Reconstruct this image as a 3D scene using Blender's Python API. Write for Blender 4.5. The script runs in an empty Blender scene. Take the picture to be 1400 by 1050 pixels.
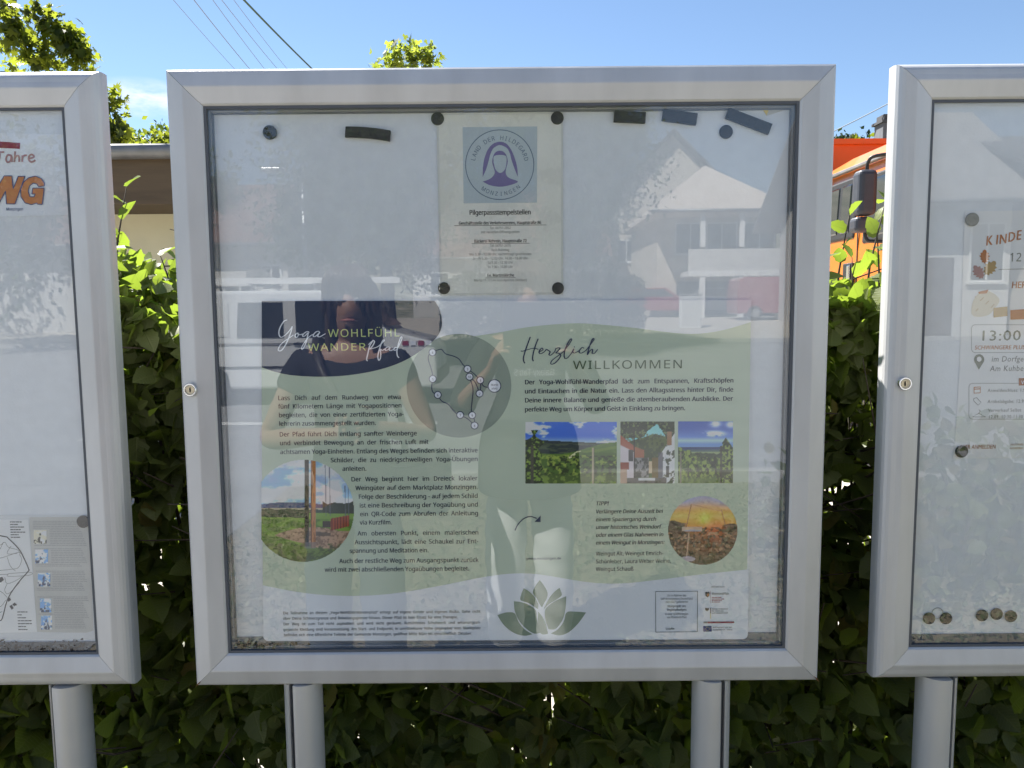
import bpy, math, random, os
import numpy as np
from mathutils import Vector, Matrix

# ------------------------------------------------------------------ camera, sky, sun, exposure
SC = bpy.context.scene
COL = SC.collection
FPX, CAMH = 1057.0, 1.5
PITCH, ROLL = math.radians(5.6), math.radians(0.5)
cd = bpy.data.cameras.new('camera'); cam = bpy.data.objects.new('camera', cd); COL.objects.link(cam)
cd.sensor_width = 36.0; cd.lens = FPX / 1400 * 36.0; cd.clip_start = 0.004; cd.clip_end = 2000
FW = Vector((0, math.cos(PITCH), -math.sin(PITCH))); RT = Vector((1, 0, 0)); UP = RT.cross(FW)
R2 = math.cos(ROLL) * RT - math.sin(ROLL) * UP
U2 = math.sin(ROLL) * RT + math.cos(ROLL) * UP
m = Matrix((R2, U2, -FW)).transposed().to_4x4(); m.translation = (0, 0, CAMH)
cam.matrix_world = m
SC.camera = cam

SUN_EL, SUN_AZ = math.radians(51), math.radians(-37)     # azimuth from +Y, negative = to the left
w = bpy.data.worlds.new('World'); SC.world = w; w.use_nodes = True
nt = w.node_tree
bg = nt.nodes['Background']
sky = nt.nodes.new('ShaderNodeTexSky'); sky.sky_type = 'NISHITA'; sky.sun_disc = False
sky.sun_elevation = SUN_EL; sky.sun_rotation = SUN_AZ; sky.air_density = 1.0; sky.dust_density = 0.05; sky.ozone_density = 2.8; sky.altitude = 300
# one small fair-weather cloud low over the hill and thin veils elsewhere
tc = nt.nodes.new('ShaderNodeTexCoord')
mp = nt.nodes.new('ShaderNodeMapping'); mp.inputs['Scale'].default_value = (9, 9, 26)
nz = nt.nodes.new('ShaderNodeTexNoise'); nz.inputs['Scale'].default_value = 1.6; nz.inputs['Detail'].default_value = 7; nz.inputs['Roughness'].default_value = .58
cr = nt.nodes.new('ShaderNodeValToRGB'); cr.color_ramp.elements[0].position = .36; cr.color_ramp.elements[1].position = .62
dist = nt.nodes.new('ShaderNodeVectorMath'); dist.operation = 'DISTANCE'
dv = (Vector(FW) + (197 - 700) / FPX * R2 + (525 - 135) / FPX * U2).normalized()
dist.inputs[1].default_value = (dv.x, dv.y, dv.z * 2.6)
near = nt.nodes.new('ShaderNodeMapRange'); near.inputs['From Min'].default_value = .060; near.inputs['From Max'].default_value = .008
near.inputs['To Min'].default_value = 0; near.inputs['To Max'].default_value = 1.35
lift = nt.nodes.new('ShaderNodeMath'); lift.operation = 'ADD'
mulm = nt.nodes.new('ShaderNodeMath'); mulm.operation = 'MULTIPLY'
cmix = nt.nodes.new('ShaderNodeMix'); cmix.data_type = 'RGBA'
cmix.inputs[7].default_value = (7.0, 7.3, 7.7, 1)
L = nt.links.new
L(tc.outputs['Generated'], mp.inputs['Vector']); L(mp.outputs[0], nz.inputs['Vector'])
sq = nt.nodes.new('ShaderNodeVectorMath'); sq.operation = 'MULTIPLY'; sq.inputs[1].default_value = (1, 1, 2.6)
L(tc.outputs['Generated'], sq.inputs[0]); L(sq.outputs[0], dist.inputs[0]); L(dist.outputs['Value'], near.inputs['Value'])
L(nz.outputs['Fac'], cr.inputs['Fac'])
L(cr.outputs['Color'], mulm.inputs[0]); L(near.outputs[0], mulm.inputs[1]); mulm.use_clamp = True
L(mulm.outputs[0], cmix.inputs[0]); L(sky.outputs[0], cmix.inputs[6]); L(cmix.outputs[2], bg.inputs['Color'])
bg.inputs['Strength'].default_value = 0.05

sl = bpy.data.lights.new('sun', 'SUN'); sl.energy = 5.0; sl.angle = math.radians(.53); sl.color = (1, .965, .91)
so = bpy.data.objects.new('sun', sl); COL.objects.link(so)
SUN = Vector((math.sin(SUN_AZ) * math.cos(SUN_EL), math.cos(SUN_AZ) * math.cos(SUN_EL), math.sin(SUN_EL)))
so.rotation_euler = SUN.to_track_quat('Z', 'Y').to_euler(); so.location = (-6, 8, 12)

SC.view_settings.view_transform = 'Standard'; SC.view_settings.look = 'None'
SC.view_settings.exposure = 1.72; SC.view_settings.gamma = 1
SC.render.engine = 'CYCLES'
SC.cycles.max_bounces = 8; SC.cycles.diffuse_bounces = 3; SC.cycles.glossy_bounces = 4
SC.cycles.transparent_max_bounces = 12; SC.cycles.transmission_bounces = 6
SC.cycles.caustics_reflective = False; SC.cycles.caustics_refractive = False
SC.cycles.use_denoising = True; SC.cycles.sample_clamp_indirect = 6

rnd = random.Random(11); nr = np.random.default_rng(7)

# ------------------------------------------------------------------ materials
def s2l(c):
    return tuple((x / 12.92 if x <= .04045 else ((x + .055) / 1.055) ** 2.4) for x in c)

def mat(name, col, rough=.6, metal=0., var=0., vscale=6., bump=0., bscale=40., spec=.5, coat=0., stretch=None, col2=None):
    M = bpy.data.materials.new(name); M.use_nodes = True
    n = M.node_tree.nodes; l = M.node_tree.links.new; p = n['Principled BSDF']
    p.inputs['Base Color'].default_value = (*col, 1); p.inputs['Roughness'].default_value = rough
    p.inputs['Metallic'].default_value = metal; p.inputs['Specular IOR Level'].default_value = spec
    p.inputs['Coat Weight'].default_value = coat
    if var or bump:
        t = n.new('ShaderNodeTexCoord'); mpn = n.new('ShaderNodeMapping'); l(t.outputs['Object'], mpn.inputs[0])
        if stretch: mpn.inputs['Scale'].default_value = stretch
    if var:
        z = n.new('ShaderNodeTexNoise'); z.inputs['Scale'].default_value = vscale; z.inputs['Detail'].default_value = 6
        l(mpn.outputs[0], z.inputs['Vector'])
        r = n.new('ShaderNodeValToRGB'); r.color_ramp.elements[0].position = .32; r.color_ramp.elements[1].position = .68
        a = col2 if col2 else tuple(c * (1 - var) for c in col)
        r.color_ramp.elements[0].color = (*a, 1); r.color_ramp.elements[1].color = (*(tuple(min(1, c * (1 + var * .6)) for c in col)), 1)
        l(z.outputs['Fac'], r.inputs[0]); l(r.outputs[0], p.inputs['Base Color'])
        mr = n.new('ShaderNodeMapRange'); mr.inputs['To Min'].default_value = max(.03, rough - .08); mr.inputs['To Max'].default_value = min(1, rough + .1)
        l(z.outputs['Fac'], mr.inputs['Value']); l(mr.outputs[0], p.inputs['Roughness'])
    if bump:
        z2 = n.new('ShaderNodeTexNoise'); z2.inputs['Scale'].default_value = bscale; z2.inputs['Detail'].default_value = 4
        l(mpn.outputs[0], z2.inputs['Vector'])
        b = n.new('ShaderNodeBump'); b.inputs['Strength'].default_value = bump; b.inputs['Distance'].default_value = .01
        l(z2.outputs['Fac'], b.inputs['Height']); l(b.outputs[0], p.inputs['Normal'])
    return M

def glass_mat(name, r0=.08, tint=(.97, .985, .98), dust=.012):
    """Float glass seen as a thin pane: mirror reflection by Schlick's law on the outer face, straight-through transmission."""
    M = bpy.data.materials.new(name); M.use_nodes = True
    n = M.node_tree.nodes; l = M.node_tree.links.new; n.remove(n['Principled BSDF'])
    out = n['Material Output']
    g = n.new('ShaderNodeNewGeometry'); dt = n.new('ShaderNodeVectorMath'); dt.operation = 'DOT_PRODUCT'
    l(g.outputs['Incoming'], dt.inputs[0]); l(g.outputs['Normal'], dt.inputs[1])
    ab = n.new('ShaderNodeMath'); ab.operation = 'ABSOLUTE'; l(dt.outputs['Value'], ab.inputs[0])
    om = n.new('ShaderNodeMath'); om.operation = 'SUBTRACT'; om.inputs[0].default_value = 1; l(ab.outputs[0], om.inputs[1])
    pw = n.new('ShaderNodeMath'); pw.operation = 'POWER'; pw.inputs[1].default_value = 5; l(om.outputs[0], pw.inputs[0])
    mr = n.new('ShaderNodeMapRange'); mr.inputs['To Min'].default_value = r0; mr.inputs['To Max'].default_value = 1
    l(pw.outputs[0], mr.inputs['Value'])
    fr = n.new('ShaderNodeMath'); fr.operation = 'SUBTRACT'; fr.inputs[0].default_value = 1; l(g.outputs['Backfacing'], fr.inputs[1])
    mu = n.new('ShaderNodeMath'); mu.operation = 'MULTIPLY'; l(mr.outputs[0], mu.inputs[0]); l(fr.outputs[0], mu.inputs[1])
    tr = n.new('ShaderNodeBsdfTransparent'); tr.inputs[0].default_value = (*tint, 1)
    df = n.new('ShaderNodeBsdfDiffuse'); df.inputs[0].default_value = (.8, .8, .78, 1)
    m0 = n.new('ShaderNodeMixShader'); m0.inputs[0].default_value = dust; l(tr.outputs[0], m0.inputs[1]); l(df.outputs[0], m0.inputs[2])
    gl = n.new('ShaderNodeBsdfGlossy'); gl.inputs['Roughness'].default_value = 0.0; gl.inputs[0].default_value = (.98, .99, 1, 1)
    m1 = n.new('ShaderNodeMixShader'); l(mu.outputs[0], m1.inputs[0]); l(m0.outputs[0], m1.inputs[1]); l(gl.outputs[0], m1.inputs[2])
    l(m1.outputs[0], out.inputs[0])
    return M

def leaf_mat(name, dark, light, trans, tw=.4, rough=.45, veins=False):
    M = bpy.data.materials.new(name); M.use_nodes = True
    n = M.node_tree.nodes; l = M.node_tree.links.new; p = n['Principled BSDF']; out = n['Material Output']
    a = n.new('ShaderNodeAttribute'); a.attribute_name = 'tint'
    r = n.new('ShaderNodeValToRGB'); r.color_ramp.elements[0].color = (*dark, 1); r.color_ramp.elements[1].color = (*light, 1)
    l(a.outputs['Fac'], r.inputs[0])
    p.inputs['Roughness'].default_value = rough; p.inputs['Specular IOR Level'].default_value = .35
    if veins:                                                       # a few yellowing and browned leaves
        e_ = r.color_ramp.elements; e_[1].position = .93; q_ = e_.new(.96); q_.color = (.20, .15, .045, 1); q_ = e_.new(1.); q_.color = (.15, .085, .035, 1)
    r2 = n.new('ShaderNodeValToRGB'); r2.color_ramp.elements[0].color = (*(c * .62 for c in trans), 1); r2.color_ramp.elements[1].color = (*(min(1, c * 1.25) for c in trans), 1)
    l(a.outputs['Fac'], r2.inputs[0])
    t = n.new('ShaderNodeBsdfTranslucent')
    cin, tin = r.outputs[0], r2.outputs[0]
    if veins:
        uv = n.new('ShaderNodeUVMap'); sx = n.new('ShaderNodeSeparateXYZ'); l(uv.outputs[0], sx.inputs[0])
        s1 = n.new('ShaderNodeMath'); s1.operation = 'SUBTRACT'; s1.inputs[1].default_value = .5; l(sx.outputs[0], s1.inputs[0])
        ab = n.new('ShaderNodeMath'); ab.operation = 'ABSOLUTE'; l(s1.outputs[0], ab.inputs[0])
        k = n.new('ShaderNodeMath'); k.operation = 'MULTIPLY_ADD'; k.inputs[1].default_value = -.55; l(ab.outputs[0], k.inputs[0]); l(sx.outputs[1], k.inputs[2])
        f = n.new('ShaderNodeMath'); f.operation = 'MULTIPLY'; f.inputs[1].default_value = 62.; l(k.outputs[0], f.inputs[0])
        sn = n.new('ShaderNodeMath'); sn.operation = 'SINE'; l(f.outputs[0], sn.inputs[0])
        mid = n.new('ShaderNodeMapRange'); mid.inputs['From Min'].default_value = 0; mid.inputs['From Max'].default_value = .05; mid.inputs['To Min'].default_value = 1; mid.inputs['To Max'].default_value = 0
        l(ab.outputs[0], mid.inputs['Value'])
        vr = n.new('ShaderNodeMapRange'); vr.inputs['From Min'].default_value = .72; vr.inputs['From Max'].default_value = 1.; l(sn.outputs[0], vr.inputs['Value'])
        mx = n.new('ShaderNodeMath'); mx.operation = 'MAXIMUM'; l(vr.outputs[0], mx.inputs[0]); l(mid.outputs[0], mx.inputs[1])
        h = n.new('ShaderNodeMath'); h.operation = 'MULTIPLY'; h.inputs[1].default_value = -1; l(mx.outputs[0], h.inputs[0])
        b = n.new('ShaderNodeBump'); b.inputs['Strength'].default_value = .7; b.inputs['Distance'].default_value = .0012
        l(h.outputs[0], b.inputs['Height']); l(b.outputs[0], p.inputs['Normal'])
        sc = n.new('ShaderNodeMath'); sc.operation = 'MULTIPLY'; sc.inputs[1].default_value = .45; l(mx.outputs[0], sc.inputs[0])
        mA = n.new('ShaderNodeMix'); mA.data_type = 'RGBA'; l(sc.outputs[0], mA.inputs[0]); l(cin, mA.inputs[6]); mA.inputs[7].default_value = (*(min(1, c * 1.7) for c in light), 1)
        mB = n.new('ShaderNodeMix'); mB.data_type = 'RGBA'; l(sc.outputs[0], mB.inputs[0]); l(tin, mB.inputs[6]); mB.inputs[7].default_value = (*(c * .5 for c in trans), 1)
        cin, tin = mA.outputs[2], mB.outputs[2]
    l(cin, p.inputs['Base Color']); l(tin, t.inputs[0])
    mxs = n.new('ShaderNodeMixShader'); mxs.inputs[0].default_value = tw
    l(p.outputs[0], mxs.inputs[1]); l(t.outputs[0], mxs.inputs[2]); l(mxs.outputs[0], out.inputs[0])
    return M

def print_mat(name, rough=.45, spec=.3):
    M = bpy.data.materials.new(name); M.use_nodes = True
    n = M.node_tree.nodes; p = n['Principled BSDF']
    a = n.new('ShaderNodeAttribute'); a.attribute_name = 'ink'
    M.node_tree.links.new(a.outputs['Color'], p.inputs['Base Color']); p.inputs['Roughness'].default_value = rough
    p.inputs['Specular IOR Level'].default_value = spec
    return M

def ink(name, col, rough=.5): return mat(name, col, rough, spec=.25)

MT = {}
MT['alu'] = mat('brushed_aluminium', (.645, .645, .65), .42, .25, .10, 5., .05, 260., stretch=(3, 3, .8))
MT['alu_side'] = mat('anodised_aluminium', (.60, .60, .60), .38, .25, .05, 5.)
MT['seal'] = mat('dark_rubber_seal', (.10, .11, .13), .55)
MT['inner'] = mat('inner_profile_grey', (.20, .22, .25), .45, .2, .15, 20.)
MT['inner_light'] = mat('inner_profile_light', (.42, .43, .45), .45, .2)
MT['panel'] = mat('enamelled_steel_panel', (.78, .82, .87), .35, 0, .03, 55., .05, 220.)
MT['glass'] = glass_mat('case_glass', .085, (.995, .998, .997), .012)
MT['chrome'] = mat('chrome', (.78, .78, .78), .12, 1.)
MT['brass'] = mat('worn_brass_plug', (.62, .55, .42), .35, .8, .15, 200.)
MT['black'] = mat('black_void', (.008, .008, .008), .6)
MT['rust'] = mat('rust_stain', (.23, .10, .03), .8, 0, .4, 300.)
MT['magnet'] = mat('black_ferrite', (.022, .021, .022), .55, 0, .35, 180., .15, 400.)
MT['magnet_brown'] = mat('worn_brown_magnet', (.045, .036, .026), .6, 0, .45, 160., .2, 300.)
MT['magnet_grey'] = mat('grey_magnet', (.27, .27, .24), .55, 0, .2, 150.)
MT['paper'] = mat('paper_white', (.86, .87, .88), .6, 0, .03, 12.)
MT['paper_cream'] = mat('laminated_page', (.82, .825, .76), .28, 0, .06, 14., .03, 30.)
MT['paper_aged'] = mat('aged_paper', (.60, .60, .57), .6, 0, .08, 20.)
MT['sheet'] = mat('poster_sheet', (.85, .89, .95), .5, 0, .015, 8.)
MT['sage'] = ink('sage_ink', (.61, .70, .55)); MT['sage_dark'] = ink('dark_sage_ink', (.31, .375, .31))
MT['lotus'] = ink('lotus_ink', (.25, .325, .24)); MT['navy'] = ink('navy_ink', (.012, .030, .085))
MT['text_navy'] = ink('text_navy_ink', (.018, .032, .062)); MT['lime'] = ink('lime_ink', (.62, .74, .30)); MT['white_ink'] = ink('white_ink', (.82, .86, .95))
MT['willk'] = ink('dark_green_ink', (.06, .12, .05)); MT['text_black'] = ink('text_black_ink', (.025, .025, .03))
MT['purple'] = ink('purple_ink', (.20, .17, .36)); MT['bluegrey_ink'] = ink('blue_grey_ink', (.13, .18, .26)); MT['pale_blue'] = ink('pale_blue_ink', (.50, .58, .62))
MT['red_ink'] = ink('wine_red_ink', (.30, .03, .07)); MT['rose'] = ink('rose_ink', (.46, .25, .27)); MT['orange_ink'] = ink('orange_ink', (.62, .24, .09)); MT['blue_outline'] = ink('blue_outline_ink', (.07, .11, .27))
MT['grey_ink'] = ink('grey_ink', (.22, .22, .21)); MT['lightgrey_ink'] = ink('light_grey_ink', (.42, .42, .42)); MT['brown_ink'] = ink('brown_ink', (.36, .12, .04))
MT['orange_brown'] = ink('burnt_orange_ink', (.52, .20, .07)); MT['mustard'] = ink('mustard_ink', (.50, .34, .14)); MT['pinkish'] = ink('dusty_pink_ink', (.52, .31, .28)); MT['cream_ink'] = ink('cream_ink', (.74, .68, .55)); MT['olive_ink'] = ink('olive_grey_ink', (.20, .22, .17))
MT['eu_blue'] = ink('flag_blue_ink', (.02, .04, .20)); MT['yellow_ink'] = ink('yellow_ink', (.75, .60, .18))
MT['print'] = print_mat('printed_picture')
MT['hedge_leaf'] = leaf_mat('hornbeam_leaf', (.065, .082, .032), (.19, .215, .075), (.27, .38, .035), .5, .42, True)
MT['tree_leaf'] = leaf_mat('maple_leaf', (.014, .026, .008), (.045, .07, .016), (.31, .36, .03), .5)
MT['tree_leaf_b'] = leaf_mat('broadleaf', (.025, .045, .015), (.06, .10, .025), (.18, .26, .04), .35)
MT['conifer_leaf'] = leaf_mat('conifer_needles', (.010, .022, .012), (.03, .055, .025), (.05, .09, .02), .2)
MT['cover_leaf'] = leaf_mat('ground_cover_leaf', (.09, .125, .05), (.36, .35, .23), (.3, .33, .12), .25)
MT['bark'] = mat('bark', (.085, .068, .05), .9, 0, .4, 14., .6, 30.)
MT['twig'] = mat('hedge_twig', (.06, .045, .03), .8, 0, .3, 40.)
MT['asphalt'] = mat('asphalt', (.25, .25, .25), .85, 0, .22, 1.3, .35, 160.)
MT['ground'] = mat('dry_ground', (.30, .27, .20), .95, 0, .35, .8, .5, 25., col2=(.07, .095, .035))
MT['soil'] = mat('mulch_soil', (.24, .20, .13), .95, 0, .4, 9., .8, 60.)
MT['paving'] = mat('pale_paving', (.48, .44, .37), .85, 0, .15, 3., .3, 60.)
MT['kerb'] = mat('concrete_kerb', (.40, .39, .37), .85, 0, .15, 6., .3, 80.)
MT['roadpaint'] = mat('road_paint', (.72, .72, .70), .6, 0, .12, 10.)
MT['render_beige'] = mat('beige_render', (.70, .65, .46), .9, 0, .05, 3., .2, 120.)
MT['render_white'] = mat('white_render', (.60, .59, .56), .9, 0, .05, 2., .15, 90.)
MT['render_cream'] = mat('cream_render', (.58, .52, .43), .9, 0, .06, 2., .15, 90.)
MT['fascia'] = mat('brown_fascia', (.105, .072, .042), .7, 0, .25, 5., .2, 40., stretch=(.3, 1, 3))
MT['zinc'] = mat('zinc_gutter', (.27, .27, .27), .5, .5, .2, 6.)
MT['tile_red'] = mat('red_roof_tile', (.17, .095, .07), .85, 0, .25, 4., .4, 30.)
MT['tile_pale'] = mat('pale_roof_tile', (.60, .52, .44), .85, 0, .1, 6., .4, 30.)
MT['tile_dark'] = mat('slate_roof', (.06, .06, .065), .7, 0, .25, 4.)
MT['window'] = mat('window_glass', (.02, .025, .03), .06, 0, spec=.8)
MT['white_trim'] = mat('white_trim', (.78, .78, .76), .5, 0, .04, 8.)
MT['wood_dark'] = mat('dark_wood', (.10, .06, .035), .75, 0, .3, 8., .3, 40.)
MT['orange'] = mat('orange_truck_paint', (.66, .17, .010), .32, 0, .05, 3., coat=.4)
MT['orange_red'] = mat('orange_red_body_paint', (.56, .115, .010), .45, 0, .08, 4.)
MT['plastic'] = mat('black_plastic', (.022, .023, .025), .5, 0, .2, 30.)
MT['mirror_shell'] = mat('slate_grey_plastic', (.045, .05, .065), .5, 0, .12, 30.)
MT['rubber'] = mat('tyre_rubber', (.018, .018, .018), .85, 0, .2, 40.)
MT['rim'] = mat('steel_rim', (.42, .42, .43), .4, .6)
MT['van_white'] = mat('white_van_paint', (.74, .75, .75), .25, 0, .03, 3., coat=.5)
MT['red_paint'] = mat('red_car_paint', (.28, .02, .025), .25, coat=.5)
MT['green_sticker'] = ink('green_sticker', (.25, .60, .05)); MT['yellow_sticker'] = ink('yellow_sticker', (.75, .62, .1))
MT['headlamp'] = mat('headlamp_lens', (.75, .77, .78), .08, spec=.8)
MT['galv'] = mat('galvanised_steel', (.45, .46, .47), .45, .5, .15, 10.)
MT['cable'] = mat('cable_sheath', (.05, .05, .055), .7)
MT['skin'] = mat('skin', (.36, .20, .135), .5, 0, .06, 30.)
MT['hair'] = mat('brown_hair', (.06, .032, .018), .45, 0, .5, 60., .6, 90., stretch=(1, 1, .12))
MT['black_cloth'] = mat('black_cotton', (.014, .015, .019), .85, 0, .3, 60.)
MT['dark_knit'] = mat('dark_green_knit', (.030, .036, .032), .9, 0, .3, 80., .4, 250.)
MT['white_denim'] = mat('white_denim', (.78, .79, .78), .85, 0, .06, 12., .5, 22.)
MT['grey_denim'] = mat('grey_blue_denim', (.10, .12, .15), .85, 0, .2, 40.)
MT['leather'] = mat('dark_leather', (.04, .032, .03), .5, 0, .25, 40.)
MT['shoe'] = mat('canvas_shoe', (.5, .48, .45), .8)
MT['eye'] = mat('eye_white', (.4, .4, .38), .25); MT['iris'] = mat('iris_brown', (.04, .02, .01), .2); MT['lip'] = mat('lip', (.42, .16, .14), .45)
MT['tablet'] = mat('tablet_back', (.055, .058, .062), .35, .4); MT['silver_ink'] = ink('silver_ink', (.75, .75, .75), .4)

# ------------------------------------------------------------------ builders
class MB:
    def __init__(s): s.v = []; s.f = []
    def add(s, vs, fs):
        o = len(s.v); s.v += [tuple(v) for v in vs]; s.f += [tuple(i + o for i in f) for f in fs]; return s
    def box(s, c, d, rz=0.):
        x, y, z = d[0] / 2, d[1] / 2, d[2] / 2; cs, sn = math.cos(rz), math.sin(rz)
        vs = [(c[0] + a * cs - b * sn, c[1] + a * sn + b * cs, c[2] + e) for e in (-z, z) for a, b in ((-x, -y), (x, -y), (x, y), (-x, y))]
        return s.add(vs, [(3, 2, 1, 0), (4, 5, 6, 7), (0, 1, 5, 4), (1, 2, 6, 5), (2, 3, 7, 6), (3, 0, 4, 7)])
    def prism(s, poly, a, b, ax='y'):
        """poly = [(p,q)] swept between a and b along ax (y: p=x,q=z; x: p=y,q=z; z: p=x,q=y)"""
        n = len(poly)
        def P(p, q, t): return {'y': (p, t, q), 'x': (t, p, q), 'z': (p, q, t)}[ax]
        vs = [P(p, q, a) for p, q in poly] + [P(p, q, b) for p, q in poly]
        fs = [tuple(range(n)), tuple(range(2 * n - 1, n - 1, -1))] + [(i, i + n, (i + 1) % n + n, (i + 1) % n) for i in range(n)]
        return s.add(vs, fs)
    def tube(s, pts, rad, n=8, cap=True):
        pts = [Vector(p) for p in pts]; k = len(pts)
        rads = rad if hasattr(rad, '__len__') else [rad] * k
        base = len(s.v); up = None
        for i, p in enumerate(pts):
            t = (pts[min(i + 1, k - 1)] - pts[max(i - 1, 0)]).normalized()
            if up is None: up = t.orthogonal().normalized()
            else:
                up = up - t * up.dot(t); up = up.normalized() if up.length > 1e-6 else t.orthogonal().normalized()
            bi = t.cross(up)
            for j in range(n):
                a = 2 * math.pi * j / n; s.v.append(tuple(p + (up * math.cos(a) + bi * math.sin(a)) * rads[i]))
        for i in range(k - 1):
            for j in range(n):
                s.f.append((base + i * n + j, base + i * n + (j + 1) % n, base + (i + 1) * n + (j + 1) % n, base + (i + 1) * n + j))
        if cap:
            s.f.append(tuple(base + j for j in range(n - 1, -1, -1))); s.f.append(tuple(base + (k - 1) * n + j for j in range(n)))
        return s
    def lathe(s, prof, c, axis='y', n=24):
        """prof=[(radius, offset along axis)]"""
        base = len(s.v)
        for r, h in prof:
            for j in range(n):
                a = 2 * math.pi * j / n; p, q = r * math.cos(a), r * math.sin(a)
                d = {'y': (p, h, q), 'x': (h, p, q), 'z': (p, q, h)}[axis]
                s.v.append((c[0] + d[0], c[1] + d[1], c[2] + d[2]))
        for i in range(len(prof) - 1):
            for j in range(n):
                s.f.append((base + i * n + j, base + i * n + (j + 1) % n, base + (i + 1) * n + (j + 1) % n, base + (i + 1) * n + j))
        s.f.append(tuple(base + j for j in range(n - 1, -1, -1))); s.f.append(tuple(base + (len(prof) - 1) * n + j for j in range(n)))
        return s
    def poly(s, vs): return s.add(vs, [tuple(range(len(vs)))])
    def build(s, name, m, parent=None, smooth=False, bevel=0., local=False, seg=2):
        me = bpy.data.meshes.new(name); me.from_pydata(s.v, [], s.f); me.update()
        return link(name, me, m, parent, smooth, bevel, local, seg)

def link(name, me, m, parent=None, smooth=False, bevel=0., local=False, seg=2):
    o = bpy.data.objects.new(name, me); COL.objects.link(o)
    if m is not None: me.materials.append(m)
    if smooth:
        me.polygons.foreach_set('use_smooth', [True] * len(me.polygons))
        if smooth == 'auto': me.set_sharp_from_angle(angle=math.radians(38))
    if bevel:
        b = o.modifiers.new('bevel', 'BEVEL'); b.width = bevel; b.segments = seg; b.limit_method = 'ANGLE'; b.angle_limit = math.radians(35)
        if not smooth: b.harden_normals = False
    if parent is not None:
        o.parent = parent
        if not local:
            o.matrix_parent_inverse = world_of(parent).inverted()
    return o

def world_of(o):
    if o.parent is None: return o.matrix_basis.copy()
    return world_of(o.parent) @ o.matrix_parent_inverse @ o.matrix_basis

def tag(o, label=None, cat=None, group=None, kind=None):
    if label: o['label'] = label
    if cat: o['category'] = cat
    if group: o['group'] = group
    if kind: o['kind'] = kind
    return o

def thing(name, label, cat, loc=(0, 0, 0), rz=0., group=None):
    o = bpy.data.objects.new(name, None); COL.objects.link(o); o.location = loc; o.rotation_euler = (0, 0, rz); o.empty_display_size = .1
    return tag(o, label, cat, group)

def dup(root, loc, label, rz=None):
    def cp(o, par):
        c = o.copy(); COL.objects.link(c)
        if par is not None: c.parent = par
        for k in [q for q in bpy.data.objects if q.parent == o and q != c]: cp(k, c)
        return c
    r = cp(root, None); r.location = loc; r['label'] = label
    if rz is not None: r.rotation_euler = (0, 0, rz)
    return r

def cat_rom(pts, k=6):
    P = [np.array(p, float) for p in pts]; P = [2 * P[0] - P[1]] + P + [2 * P[-1] - P[-2]]; out = []
    for i in range(1, len(P) - 2):
        for j in range(k):
            t = j / k
            out.append(.5 * ((2 * P[i]) + (-P[i - 1] + P[i + 1]) * t + (2 * P[i - 1] - 5 * P[i] + 4 * P[i + 1] - P[i + 2]) * t * t + (-P[i - 1] + 3 * P[i] - 3 * P[i + 1] + P[i + 2]) * t ** 3))
    out.append(P[-2]); return out

def px(x, y, Y):
    """the point of the vertical plane at distance Y that the photograph shows at pixel (x, y)"""
    x, y, Y = float(x), float(y), float(Y)
    d = FW + (x - 700) / FPX * R2 + (525 - y) / FPX * U2
    t = Y / d.y
    return Vector((d.x * t, Y, CAMH + d.z * t))

GLASS_Y = 1.333
def vx(x, y, V):
    """a point in front of the glass that is mirrored in it at pixel (x, y), V metres away along the mirrored view"""
    p = px(x, y, V); return Vector((p.x, 2 * GLASS_Y - V, p.z))

def arrays_mesh(name, V, F, tint=None, uv=None):
    me = bpy.data.meshes.new(name); k = F.shape[1]
    me.vertices.add(len(V)); me.vertices.foreach_set('co', np.ascontiguousarray(V, np.float32).ravel())
    me.loops.add(F.size); me.loops.foreach_set('vertex_index', np.ascontiguousarray(F, np.int32).ravel())
    me.polygons.add(len(F)); me.polygons.foreach_set('loop_start', np.arange(0, F.size, k, dtype=np.int32))
    try: me.polygons.foreach_set('loop_total', np.full(len(F), k, np.int32))
    except Exception: pass
    if uv is not None:
        u = me.uv_layers.new(name='UVMap'); u.data.foreach_set('uv', np.ascontiguousarray(uv[F.ravel()], np.float32).ravel())
    me.update(calc_edges=True); me.validate()
    if tint is not None:
        a = me.attributes.new('tint', 'FLOAT', 'POINT'); a.data.foreach_set('value', np.ascontiguousarray(tint, np.float32))
    return me

def leaf_template(kind):
    if kind == 'ovate':          # serrated, folded along the midrib
        rows = 9; V = []; UV = []; F = []
        for i in range(rows):
            t = i / (rows - 1); wd = .36 * (math.sin(math.pi * min(1, t ** .78)) ** .75 if 0 < t < 1 else 0) * (1 + (.10 if i % 2 else -.06))
            zz = -.16 * (t - .35) ** 2
            for sgn in (-1, 0, 1):
                V.append((sgn * wd, t - (.035 if sgn else 0) * (i % 2), zz + abs(sgn) * wd * .28)); UV.append((.5 + sgn * wd * 1.25, t))
        for i in range(rows - 1):
            a = i * 3; F += [(a, a + 1, a + 4, a + 3), (a + 1, a + 2, a + 5, a + 4)]
        return np.array(V), np.array(F), np.array(UV)
    if kind == 'lobed':
        ang = [(-100, .45), (-62, .62), (-40, .34), (-22, .75), (-10, .45), (0, 1.), (10, .45), (22, .75), (40, .34), (62, .62), (100, .45)]
        V = [(0, 0, 0)] + [(math.sin(math.radians(a * 1.25)) * r * .72, math.cos(math.radians(a * 1.1)) * r, -.12 * r * r) for a, r in ang]
        F = [(0, i, i + 1) for i in range(1, len(ang))]
        return np.array(V), np.array(F), np.array([(v[0] + .5, v[1]) for v in V])
    V = [(0, 0, 0), (-.30, .45, .07), (0, 1, -.05), (.30, .45, .07)]
    return np.array(V), np.array([(0, 3, 2), (0, 2, 1)]), np.array([(.5, 0), (.2, .5), (.5, 1), (.8, .5)])

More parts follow.
